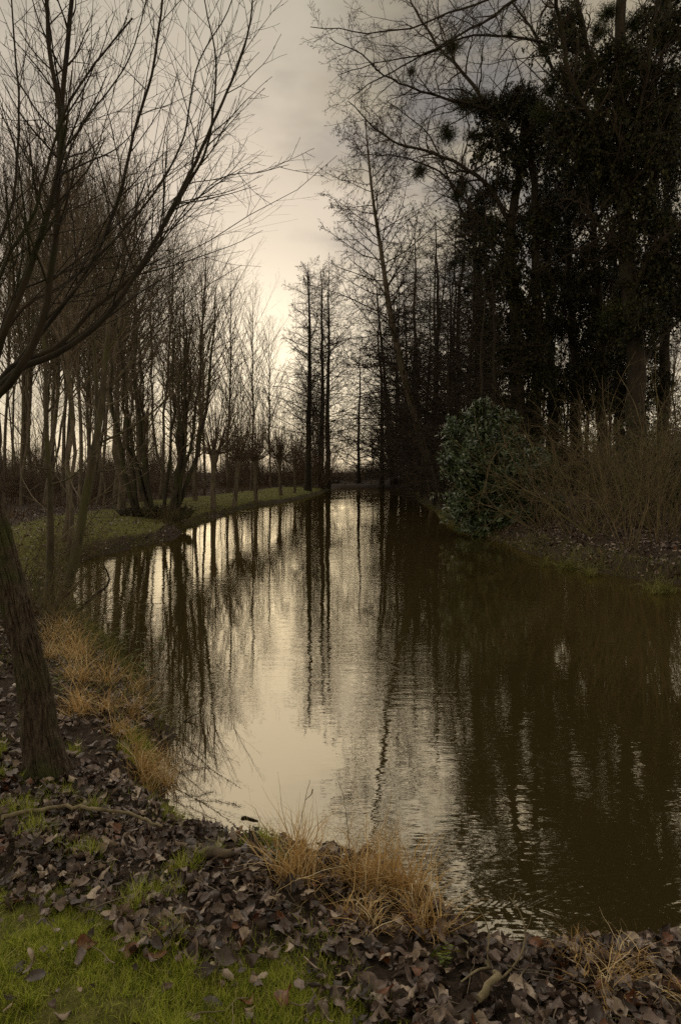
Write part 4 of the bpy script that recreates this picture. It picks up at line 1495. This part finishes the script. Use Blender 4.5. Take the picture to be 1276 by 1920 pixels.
# ------------------------------------------------------------------ ground cover
def blades(rg, g, x, y, z, L, w, lean, droop, nseg=3, az=None):
    n = len(x)
    a = rg.uniform(0, 6.283, n) if az is None else az
    ln = np.abs(rg.normal(0, lean, n)) if np.isscalar(lean) else lean
    d = norm(np.stack([np.cos(a) * ln, np.sin(a) * ln, np.ones(n)], 1))
    P = np.empty((n, nseg + 1, 3))
    P[:, 0] = np.stack([x, y, z], 1)
    for j in range(1, nseg + 1):
        P[:, j] = P[:, j - 1] + d * (L / nseg)[:, None]
        d = d + np.stack([np.cos(a), np.sin(a), -np.ones(n)], 1) * (droop * rg.uniform(0.3, 1.3, n))[:, None] / nseg + rg.normal(0, 0.10 if nseg < 5 else 0.23, (n, 3))
        d = norm(d)
    b_ = rg.uniform(0, 3.14, n)
    side = np.stack([np.cos(b_), np.sin(b_), 0 * b_], 1)
    Wd = w[:, None] * np.linspace(1, 0.12, nseg + 1)[None]
    g.ribbons(P, Wd, side, np.clip(rg.normal(0.5, 0.27, n), 0, 1))


# short turf by the photographer
q = 500000
x, y = rg.uniform(-2.3, 1.4, q), rg.uniform(1.7, 4.8, q)
d = sdist(x, y)
ta = turf_amount(x, y, d)
patch = ss(fbm(x * 6.5, y * 6.5, 44), 0.63, 0.75) * 0.45 * ss(d, 0.02, 0.2) * ss(-x, -0.05, 0.5)
edge_ = np.exp(-((d - 0.14) / 0.10) ** 2) * ss(fbm(x * 3, y * 3, 45), 0.50, 0.62) * 0.6 * ss(-x, 0.0, 0.5)
keep = (rg.random(q) < np.clip(ta * (0.12 + 0.88 * ss(fbm(x * 5, y * 5, 46), 0.32, 0.58)) + patch + edge_, 0, 1)) & (d > 0.03) & (np.abs(x) < y * 0.56)
x, y, d, pt = x[keep], y[keep], d[keep], (patch + edge_)[keep]
z = height_d(x, y, d) - 0.004
g = Geo()
L = rg.uniform(0.016, 0.06, len(x)) * (0.35 + 1.3 * fbm(x * 4, y * 4, 47)) * (1 + 0.9 * (pt > 0.3))
blades(rg, g, x, y, z, L, rg.uniform(0.0009, 0.0021, len(x)), 0.65, 0.9, 2)
tag(obj('grass', g.mesh('near_grass', M['grass'])), 'short mossy green grass at the foot of the picture', 'grass', None, 'stuff')

# taller grass and moss along the left bank, ferns and sedge on the right bank
g = Geo()
q = 150000
ed = poly[(poly[:, 1] > 6) & (poly[:, 1] < 75) & (poly[:, 0] < 12)]
wts = 1.0 / ed[:, 1]
pick = rg.choice(len(ed), q, p=wts / wts.sum())
x, y = ed[pick, 0] + rg.normal(0, 0.55, q), ed[pick, 1] + rg.normal(0, 0.9, q)
d = sdist(x, y)
keep = (d > 0.0) & (d < 1.4) & (rg.random(q) < np.exp(-d * 2.2) * ss(fbm(x * 0.8, y * 0.8, 51), 0.25, 0.55))
x, y, d = x[keep], y[keep], d[keep]
blades(rg, g, x, y, height_d(x, y, d) - 0.01, rg.uniform(0.08, 0.30, len(x)), rg.uniform(0.002, 0.005, len(x)), 0.7, 1.2, 3)
q = 70000
x, y = rg.uniform(-16, -1, q), 10 + 55 * rg.random(q) ** 1.8
d = sdist(x, y)
keep = (d > 0.1) & (rg.random(q) < turf_amount(x, y, d) * 0.9)
x, y, d = x[keep], y[keep], d[keep]
blades(rg, g, x, y, height_d(x, y, d) - 0.01, rg.uniform(0.04, 0.12, len(x)), rg.uniform(0.003, 0.007, len(x)), 0.7, 0.8, 2)
tag(obj('grass', g.mesh('bank_grass', M['bank_grass'])), 'rough grass and moss along the river banks', 'grass', None, 'stuff')

# dead bracken and leaf mould standing in front of the wood
g = Geo()
q = 26000
x, y = rg.uniform(-30, 0, q), rg.uniform(22, 75, q)
d = sdist(x, y)
keep = (d > 5) & (rg.random(q) < ss(fbm(x * .5, y * .5, 61), 0.4, 0.6))
x, y, d = x[keep], y[keep], d[keep]
blades(rg, g, x, y, height_d(x, y, d), rg.uniform(0.25, 0.8, len(x)), rg.uniform(0.008, 0.02, len(x)), 0.6, 1.0, 3)
tag(obj('undergrowth', g.mesh('undergrowth', M['bracken'])), 'dead brown bracken along the foot of the left wood', 'undergrowth', None, 'stuff')


# dry grass tussocks
def tussock(x0, y0, rx, ry, n, L0, lean, label, group, droop=1.1, az0=None, mat='dry_grass', parts=True):
    rgl = np.random.default_rng(abs(int(x0 * 1000 + y0 * 77)))
    z0 = gz(x0, y0)
    root = thing('dry_grass_tussock', label, 'grass tuft', (x0, y0, z0), group)
    g = Geo()
    nc = max(3, n // 90)                      # blades rise from crowded crowns
    cx_, cy_ = rgl.normal(0, rx * 0.5, nc), rgl.normal(0, ry * 0.5, nc)
    k = rgl.integers(0, nc, n)
    x, y = cx_[k] + rgl.normal(0, 0.035, n), cy_[k] + rgl.normal(0, 0.035, n)
    z = ground_z(x + x0, y + y0) - z0 - 0.02
    a = rgl.uniform(0, 6.283, n)
    ln = np.abs(rgl.normal(0, lean, n))
    blades(rgl, g, x, y, np.maximum(z, -z0 - 0.02), L0 * rgl.uniform(0.35, 1.15, n), rgl.uniform(0.0016, 0.0042, n) * max(1, y0 / 6), ln, droop, 6, a)
    obj('blades', g.mesh('dry_blades', M[mat]), root)
    m = max(4, n // 60)                       # stiffer flowering stalks
    k = rgl.integers(0, nc, m)
    g2 = Geo()
    blades(rgl, g2, cx_[k], cy_[k], np.zeros(m), L0 * rgl.uniform(0.8, 1.25, m), np.full(m, 0.0014), np.abs(rgl.normal(0, 0.35, m)), 0.6, 7)
    obj('stalks', g2.mesh('dry_stalks', M[mat]), root)
    return root


def gpx(px, py, hh=0.36):
    Y = F * (HC - hh) / (py - HY)
    return (px - CX) * Y / F, Y


TL = 'tussocks of dry grass down the left bank'
for (px, py, n, L0, lab) in [(105, 1190, 300, 0.42, 'dry straw grass tussock nearest the foot of the young mossy tree'),
                             (125, 1225, 360, 0.42, 'pale dry grass tussock beside the near trunk, upper part of the bank'),
                             (165, 1262, 380, 0.40, 'dry grass tussock halfway down the left bank'),
                             (215, 1312, 400, 0.36, 'orange-brown dry grass tussock above the small headland'),
                             (265, 1372, 440, 0.34, 'dry grass tussock hanging over the small headland'),
                             (225, 1355, 240, 0.26, 'short dry tussock among leaves behind the headland')]:
    X, Y = gpx(px, py)
    tussock(X, Y, 0.32 * Y / 6, 0.26 * Y / 6, n, L0, 0.75, lab, TL, 1.3)
TN = 'tussocks of dry grass on the near bank edge'
for (px, py, n, L0, rx, lab) in [(548, 1640, 240, 0.40, 0.09, 'upright dry grass tussock left on the near bank edge, against bright water'),
                                 (660, 1650, 170, 0.38, 0.14, 'dry grass tussock in the middle of the near bank edge'),
                                 (735, 1670, 230, 0.32, 0.15, 'densest orange dry grass tussock of the near bank edge'),
                                 (795, 1720, 190, 0.26, 0.11, 'dry grass tussock drooping into the water at the near bank'),
                                 (690, 1725, 130, 0.20, 0.10, 'pale flattened grass wisps fallen over leaves on the near bank'),
                                 (1150, 1830, 300, 0.16, 0.16, 'pale dry grass tussock at the lower right water edge'),
                                 (1235, 1835, 260, 0.18, 0.14, 'dry grass tussock in the lower right corner by the water')]:
    X, Y = gpx(px, py, 0.3)
    tussock(X, Y, rx, 0.10, n, L0, 0.5 if L0 > .25 else 0.9, lab, TN, 0.8 if L0 > .25 else 1.3)
TR = 'sedge tufts on the right bank edge'
for (px, py) in [(1075, 1050), (1105, 1060), (1045, 1045), (1215, 1085), (1245, 1090)]:
    X, Y = gpx(px, py, 0.2)
    r_ = tussock(X, Y, 0.35, 0.2, 160, 0.45, 0.9, 'green drooping sedge tuft on the right bank edge', TR, 1.6, None, 'bank_grass')
    r_.name = 'sedge_tuft'


# ------------------------------------------------------------------ dead leaves
def leaf_shape(rg, rows=7, cols=5, size=1.0):
    """A broad poplar leaf, curled and crumpled: rows x cols vertices, unit length."""
    v = np.linspace(0, 1, rows)
    hw = np.interp(v, [0, 0.07, 0.18, 0.33, 0.5, 0.68, 0.84, 1.0], [0.04, 0.26, 0.40, 0.44, 0.38, 0.26, 0.12, 0.008])
    hw = hw * rg.uniform(0.7, 1.08) * rg.choice([1.0, 1.0, 1.0, 0.5])
    u = np.linspace(-1, 1, cols)
    x = u[None] * hw[:, None] * (1 + rg.normal(0, 0.13, (rows, cols)))
    y = np.repeat((v - 0.45)[:, None], cols, 1) + rg.normal(0, 0.012, (rows, cols)) - 0.08 * np.abs(u[None]) * (v[:, None] < 0.2)
    # rolled across, arched along, with a wavy rim
    k1, k2 = rg.normal(1.4, 2.2), rg.normal(0.8, 1.9)
    rim = np.sin(v * rg.uniform(6, 12) + rg.uniform(0, 6))[:, None] * np.abs(u[None]) * rg.uniform(0.03, 0.13)
    rim = rim * np.where(u[None] > 0, 1.0, rg.uniform(-1, 1))
    tw = rg.normal(0, 0.9)
    z = rim + tw * x * y + rg.normal(0, 0.014, (rows, cols)) + 0.06 * np.abs(u)[None]
    a = k1 * x
    xx = np.where(abs(k1) > 0.05, np.sin(a) / k1, x)
    z = z + (1 - np.cos(a)) / k1
    b = k2 * y
    yy = np.sin(b) / k2
    z = z + (1 - np.cos(b)) / k2
    return np.stack([xx, yy, z], -1) * size


def leaf_quads(rows=7, cols=5):
    i = np.arange(rows * cols).reshape(rows, cols)
    return np.stack([i[:-1, :-1], i[:-1, 1:], i[1:, 1:], i[1:, :-1]], -1).reshape(-1, 4)


def leaf_geo(rg, tone, stalk=True):
    g = Geo()
    s = leaf_shape(rg)
    g.add(s, leaf_quads(), None, np.full(35, tone))
    if stalk:
        p = s[0, 2]
        P = np.stack([p, p + [0.02, -0.15, 0.03], p + [0.05, -0.33, 0.0]])
        g.tubes(P, np.array([0.014, 0.010, 0.010]), 3, np.array([tone]))
    return g


def rot_mats(rg, n, tilt):
    a, b_, c = rg.uniform(0, 6.283, n), rg.normal(0, tilt, n), rg.normal(0, tilt, n)
    flip = np.where(rg.random(n) < 0.4, math.pi, 0.0)
    b_ = b_ + flip
    ca, sa, cb, sb, cc, sc_ = np.cos(a), np.sin(a), np.cos(b_), np.sin(b_), np.cos(c), np.sin(c)
    Rz = np.zeros((n, 3, 3)); Rz[:, 0, 0] = ca; Rz[:, 0, 1] = -sa; Rz[:, 1, 0] = sa; Rz[:, 1, 1] = ca; Rz[:, 2, 2] = 1
    Rx = np.zeros((n, 3, 3)); Rx[:, 0, 0] = 1; Rx[:, 1, 1] = cb; Rx[:, 1, 2] = -sb; Rx[:, 2, 1] = sb; Rx[:, 2, 2] = cb
    Ry = np.zeros((n, 3, 3)); Ry[:, 1, 1] = 1; Ry[:, 0, 0] = cc; Ry[:, 0, 2] = sc_; Ry[:, 2, 0] = -sc_; Ry[:, 2, 2] = cc
    return Rz @ Rx @ Ry, (a, b_, c)


def leaf_points(rg, n, x0, x1, y0, y1, onlawn):
    x, y = rg.uniform(x0, x1, n), y0 + (y1 - y0) * rg.random(n)
    d = sdist(x, y)
    ta = turf_amount(x, y, d)
    pr = (1 - ta) * (0.5 + 0.5 * ss(fbm(x * 2.5, y * 2.5, 71), 0.3, 0.55)) + ta * onlawn
    keep = (rg.random(n) < pr) & (d > 0.04)
    x, y, d = x[keep], y[keep], d[keep]
    return x, y, height_d(x, y, d), ta[keep]


from mathutils import Matrix
TONES = [('dark brown', 0.12), ('mauve-brown', 0.38), ('mauve-brown', 0.5), ('grey-brown', 0.6), ('pale beige-brown', 0.78), ('rusty brown', 0.94)]
LM = [(TONES[i % 6][0], leaf_geo(np.random.default_rng(1000 + i), TONES[i % 6][1]).mesh('fallen_leaf', M['dead_leaf'])) for i in range(24)]
# the nearest three hundred, each its own object, lying over the deeper litter
x, y, z, ta = leaf_points(rg, 1700, -1.5, 1.6, 1.9, 3.6, 0.13)
vis = (np.abs(x) < y * 0.50)
x, y, z, ta = x[vis], y[vis], z[vis], ta[vis]
order = np.argsort(y)[:300]
dd_ = sdist(x, y)
RM, _ = rot_mats(rg, 300, 0.34)
for i, j in enumerate(order):
    s = rg.uniform(0.04, 0.082)
    ti = int(rg.choice(24, p=np.tile([.20, .18, .18, .18, .20, .06], 4) / 4))
    tone, me = LM[ti]
    o_ = obj('fallen_leaf', me)
    m4 = Matrix([[*(RM[i, r_] * s), (x[j], y[j], z[j] + 0.018 + 0.016 * rg.random())[r_]] for r_ in range(3)] + [[0, 0, 0, 1]])
    o_.matrix_world = m4
    size = 'large ' if s > 0.069 else 'small ' if s < 0.05 else ''
    at = ('on the green turf' if ta[j] > 0.5 else 'in the litter close to the near water edge' if dd_[j] < 0.35
          else 'in litter at the right of the near bank' if x[j] > 0.35 else 'in the litter between turf and river')
    tag(o_, size + tone + ' dead leaf lying ' + at, 'leaf', 'dead leaves lying ' + at + ', ' + size + tone)


def litter(rg, parts):
    g = Geo()
    for (n, x0, x1, y0, y1, lawn, smin, smax, tilt, rows, cols) in parts:
        Qb = leaf_quads(rows, cols)
        nv = rows * cols
        x, y, z, ta = leaf_points(rg, n, x0, x1, y0, y1, lawn)
        k = np.abs(x) < y * 0.62
        x, y, z = x[k], y[k], z[k]
        m = len(x)
        shapes = np.stack([leaf_shape(rg, rows, cols).reshape(-1, 3) for _ in range(60)])
        RMl, _ = rot_mats(rg, m, tilt)
        s = rg.uniform(smin, smax, m)
        V = np.einsum('nij,nkj->nki', RMl, shapes[rg.integers(0, 60, m)]) * s[:, None, None]
        V = V + np.stack([x, y, z + 0.004 + 0.03 * rg.random(m)], 1)[:, None]
        Q = (Qb[None] + (np.arange(m) * nv)[:, None, None]).reshape(-1, 4)
        tone = np.clip(rg.choice([.12, .3, .42, .5, .6, .78, .94], m, p=[.24, .20, .16, .12, .12, .12, .04]) + rg.normal(0, .03, m), 0, 1)
        g.add(V.reshape(-1, 3), Q, None, np.repeat(tone, nv))
    return g


g = litter(rg, [(17000, -2.4, 1.9, 1.6, 3.9, 0.06, 0.016, 0.075, 0.5, 5, 4), (11000, -5.5, 2.0, 3.5, 8, 0.3, 0.035, 0.08, 0.45, 5, 3),
                (15000, -13, -3, 8, 34, 0.45, 0.05, 0.11, 0.5, 4, 3), (15000, 4, 14, 11, 24, 1.0, 0.06, 0.13, 0.5, 4, 3)])
tag(obj('leaf_litter', g.mesh('leaf_litter', M['dead_leaf'])), 'deep litter of dead brown leaves over the banks', 'leaves', None, 'stuff')

# ------------------------------------------------------------------ sticks, twigs and small plants
def stick(label, pts, r0, r1, mat, twigs=None, name='fallen_branch', cat='branch', k=8, wig=0.004):
    pts = np.array(pts, float)
    o = pts[0].copy()
    n = 26
    P = spline(pts - o, n)
    rs = np.random.default_rng(int(r0 * 1e5) + n)
    P[1:-1] += rs.normal(0, wig, (n - 2, 3))
    R = np.linspace(r0, r1, n) * rs.uniform(0.88, 1.12, n)
    g = Geo().tubes(P, R, k)
    g.add(np.concatenate(g.V)[:k], None, [[0, i, i + 1] for i in range(1, k - 1)])      # the broken end is closed
    if not twigs:
        r_ = obj(name, g.mesh(name, M[mat]))
        r_.location = o
        return tag(r_, label, cat)
    root = thing(name, label, cat, o)
    obj('stem', g.mesh(name + '_stem', M[mat]), root)
    for tp, ra, rb in twigs:
        q_ = np.array(tp, float) - o
        obj('side_branch', Geo().tubes(spline(q_, 16), np.linspace(ra, rb, 16), 6).mesh(name + '_side', M[mat]), root)
    return root


def on(px, py, lift=0.02, hh=0.4):
    X, Y = gpx(px, py, hh)
    for _ in range(4):
        zz = gz(X, Y) + lift
        Y = F * (HC - zz) / (py - HY)
        X = (px - CX) * Y / F
    return [X, Y, zz]


stick('long pale fallen stick lying across the leaves below the near trunk',
      [on(5, 1532, .05), on(60, 1520, .06), on(95, 1514, .065), on(180, 1516, .07), on(245, 1528, .06), on(305, 1550, .05)], 0.012, 0.006, 'pale_bark', name='fallen_stick', cat='stick')

B0 = np.array(on(897, 1872, 0.06))
YB = B0[1]


def bp_(px, py, dy=0.0):
    return list(W(px, py, YB + dy))


stick('pale forked branch standing out of the leaves at the lower right water edge',
      [bp_(897, 1873), bp_(912, 1855, .03), bp_(925, 1838, .06), bp_(920, 1819, .2), bp_(891, 1785, .3), bp_(840, 1743, .42), bp_(801, 1718, .5), bp_(748, 1704, .55)], 0.0125, 0.004, 'pale_bark',
      [([bp_(925, 1838, .06), bp_(953, 1822, .16), bp_(978, 1785, .2), bp_(984, 1746, .24), bp_(972, 1707, .27), bp_(953, 1681, .3)], 0.006, 0.0018),
       ([bp_(920, 1818, .2), bp_(913, 1790, .22), bp_(916, 1757, .25), bp_(908, 1723, .27), bp_(891, 1695, .3)], 0.004, 0.0012),
       ([bp_(918, 1815, .2), bp_(893, 1820, .12), bp_(863, 1842, .05)], 0.005, 0.003),
       ([bp_(984, 1746, .24), bp_(994, 1725, .2), bp_(998, 1700, .2)], 0.002, 0.001),
       ([bp_(972, 1707, .27), bp_(962, 1690, .2), bp_(965, 1672, .2)], 0.002, 0.001)])
stick('dark stick floating alone on the calm water', [list(shore(452, 1535)) + [0.004], list(shore(460, 1534)) + [0.006], list(shore(470, 1537)) + [0.005], list(shore(484, 1540)) + [0.003]], 0.007, 0.004, 'bark_dark', name='floating_stick', cat='stick', wig=0.0008)
stick('dark twig floating beside the small headland', [list(shore(344, 1354)) + [0.0], list(shore(356, 1350)) + [0.02], list(W(372, 1337, 5.5))], 0.008, 0.003, 'bark_dark', name='floating_twig', cat='twig', wig=0.001)
stick('thin bare stalk rising left of the middle near tussock', [on(545, 1625), bp_(560, 1560, .9), bp_(572, 1500, .95), bp_(580, 1462, .95)], 0.0022, 0.001, 'twig_brown',
      [([bp_(572, 1500, .95), bp_(584, 1488, .95), bp_(586, 1480, .95)], 0.0012, 0.003)], name='bare_stalk', cat='stalk', wig=0.0015)
stick('thin bent stalk slanting over the water behind the middle near tussock', [on(655, 1640), bp_(650, 1540, .9), bp_(640, 1480, .95), bp_(634, 1466, .95)], 0.002, 0.001, 'twig_brown', name='bare_stalk', cat='stalk', wig=0.0015)
for tr, lab in [([(140, 1150, 8.4), (175, 1120, 8.3), (205, 1085, 8.2), (195, 1060, 8.2)], 'dark dead limb poking over the water from the young mossy tree foot'),
                ([(120, 1175, 8.0), (150, 1185, 7.8), (165, 1210, 7.6)], 'broken limb drooping into the water below the young mossy tree')]:
    stick(lab, [list(W(*q_)) for q_ in tr], 0.028, 0.008, 'bark_dark', name='dead_limb')

# broken stump at the water's edge
sp = on(474, 1600, 0.0)
root = thing('broken_stump', 'small splintered stump at the near water edge, left of the first tussock', 'stump', sp)
g = Geo()
for i in range(7):
    a = i * 0.9
    b_ = np.array([math.cos(a) * 0.016, math.sin(a) * 0.016, -0.05])
    P = np.stack([b_, b_ + [0, 0, 0.09], b_ * [1.1, 1.1, 0] + [0, 0, 0.08 + 0.05 * ((i * 37) % 7) / 7]])
    g.tubes(P, np.array([0.014, 0.011, 0.002]), 5)
obj('splinters', g.mesh('stump_splinters', M['bark']), root)

# half-floating piece of bark on the edge
g = Geo().tubes(spline([[-0.085, 0, 0], [-0.03, 0.01, 0.015], [0.03, 0, 0.012], [0.075, 0.02, 0.0]], 12), np.array([.012, .02, .024, .025, .024, .022, .022, .021, .02, .018, .012, .006]), 7)
r_ = obj('bark_piece', g.mesh('bark_piece', M['bark']))
r_.location = on(408, 1606, 0.03)
tag(r_, 'rough piece of bark lying at the near water edge left of the stump', 'bark')


# little green plants
def sprig(px, py, n, size, label, mat='green_leaf', Y=None, h=0.2):
    pt = on(px, py) if Y is None else list(W(px, py, Y))
    root = thing('green_sprig', label, 'plant', pt)
    rl = np.random.default_rng(px)
    gl_, gs_ = Geo(), Geo()
    for i in range(n):
        tip = np.array([rl.normal(0, h * 0.35), rl.normal(0, h * 0.3), h * rl.uniform(0.5, 1.1)])
        P = spline([[0, 0, -0.03], tip * [0.4, 0.4, 0.55], tip], 8)
        gs_.tubes(P, np.linspace(0.003, 0.0012, 8), 4)
        for j in range(2, 8):
            for sgn in (-1, 1):
                U = norm(np.array([sgn * rl.uniform(.6, 1), rl.normal(0, .6), rl.normal(-.1, .3)]))[None] * size * rl.uniform(.6, 1.1)
                V = norm(np.cross(U, [[0.1, 0.2, 1]])) * size * 0.5
                gl_.quads(P[j][None] + U, U, V, rl.random(1))
    obj('leaves', gl_.mesh('sprig_leaves', M[mat]), root)
    obj('stems', gs_.mesh('sprig_stems', M['twig_brown']), root)


sprig(228, 1232, 4, 0.035, 'bright green nettle sprig against the water at the left bank, upper one', h=0.42)
sprig(272, 1290, 4, 0.04, 'green leafy sprig standing over the water beside the dry tussocks', h=0.5)
sprig(112, 1300, 3, 0.03, 'small yellow-green sprig among the leaves beside the near trunk', h=0.14)
sprig(530, 1622, 6, 0.016, 'low green ivy sprig at the foot of the first near tussock', h=0.09)
sprig(830, 1812, 3, 0.014, 'tiny green sprig in the leaves by the forked branch', h=0.06)

# sagging iris leaves by the forked branch
pt = np.array(on(806, 1800, 0.0))
root = thing('iris_plant', 'sagging green and yellow sword leaves beside the forked branch', 'plant', pt)
for tr, w_, mt in [([(806, 1800), (814, 1782), (840, 1790), (868, 1822), (892, 1846)], 0.008, 'green_leaf'), ([(806, 1802), (822, 1776), (850, 1778), (872, 1790)], 0.006, 'green_leaf'),
                   ([(800, 1822), (806, 1804), (812, 1788)], 0.009, 'yellow_leaf'), ([(808, 1800), (830, 1800), (858, 1812), (880, 1822)], 0.006, 'green_leaf'),
                   ([(812, 1792), (840, 1782), (862, 1784)], 0.006, 'yellow_leaf')]:
    P = spline(np.array([W(a_, b_, pt[1] + 0.004 * i_) for i_, (a_, b_) in enumerate(tr)]) - pt, 14)
    T = norm(np.gradient(P, axis=0))
    V = np.stack([P - np.cross(T, [0, 1, 0.6]) * w_ * 0.5, P + [0, 0, -0.002], P + np.cross(T, [0, 1, 0.6]) * w_ * 0.5], 1)
    idx = np.arange(42).reshape(14, 3)
    g = Geo().add(V, np.stack([idx[:-1, :-1], idx[:-1, 1:], idx[1:, 1:], idx[1:, :-1]], -1).reshape(-1, 4), None, np.full(42, 0.5))
    obj('leaf', g.mesh('iris_leaf', M[mt]), root)

# dead reed stalks and weed strands at the headland
g = Geo()
m = 60
x, y = rg.uniform(-1.25, -0.80, m), rg.uniform(4.05, 5.7, m)
d = sdist(x, y)
k = (d < 0.02) & (d > -0.30)
x, y = x[k], y[k]
blades(rg, g, x, y, np.full(len(x), -0.05), rg.uniform(0.10, 0.34, len(x)), np.full(len(x), 0.0017), 0.35, 0.4, 5)
tag(obj('reed_stalks', g.mesh('reed_stalks', M['bracken'])), 'thin dead reed stalks standing in the shallows by the headland', 'reeds', None, 'stuff')
g = Geo()
for (a_, b_) in [((330, 1495), (395, 1488)), ((322, 1500), (432, 1560)), ((360, 1500), (450, 1516)), ((345, 1425), (380, 1445)), ((340, 1450), (385, 1440)), ((330, 1520), (420, 1555))]:
    p0, p1 = shore(*a_), shore(*b_)
    n = 40
    t_ = np.linspace(0, 1, n)[:, None]
    P = np.c_[np.array(p0) * (1 - t_) + np.array(p1) * t_, np.full(n, 0.002)]
    P[:, :2] += np.cumsum(rg.normal(0, 0.006, (n, 2)), 0)
    g.tubes(P, np.full(n, 0.001), 3)
    C = np.repeat(P, 3, 0) + np.c_[rg.normal(0, 0.012, (n * 3, 2)), np.full(n * 3, 0.004)]
    U = norm(np.c_[rg.normal(0, 1, (n * 3, 2)), np.zeros(n * 3)]) * 0.006
    V = norm(np.cross(U, [0, 0, 1.0])) * 0.0022
    g.quads(C, U, V, rg.random(n * 3))
tag(obj('water_weed', g.mesh('water_weed', M['bracken'])), 'thin strands of weed floating on the calm shallows', 'water weed', None, 'stuff')


# small broken twigs strewn over the near leaves
rg = np.random.default_rng(4242)
m = 170
x, y = rg.uniform(-1.5, 1.5, m), rg.uniform(1.9, 4.2, m)
d = sdist(x, y)
k = (d > 0.05) & (np.abs(x) < y * 0.5)
x, y, d = x[k], y[k], d[k]
m = len(x)
a = rg.uniform(0, 6.283, m)
L = rg.uniform(0.04, 0.22, m)
t_ = np.linspace(-0.5, 0.5, 6)[None]
P = np.stack([x[:, None] + np.cos(a)[:, None] * L[:, None] * t_, y[:, None] + np.sin(a)[:, None] * L[:, None] * t_, np.zeros((m, 6))], -1)
P[..., :2] += np.cumsum(rg.normal(0, 0.004, (m, 6, 2)), 1)
P[..., 2] = ground_z(P[..., 0], P[..., 1]) + 0.035 + rg.normal(0, 0.006, (m, 6))
g = Geo().tubes(P, rg.uniform(0.0012, 0.0032, m)[:, None] * np.linspace(1, 0.6, 6)[None], 5)
tag(obj('twig_litter', g.mesh('twig_litter', M['twig_grey'])), 'small broken twigs strewn over the leaves of the near bank', 'twigs', None, 'stuff')
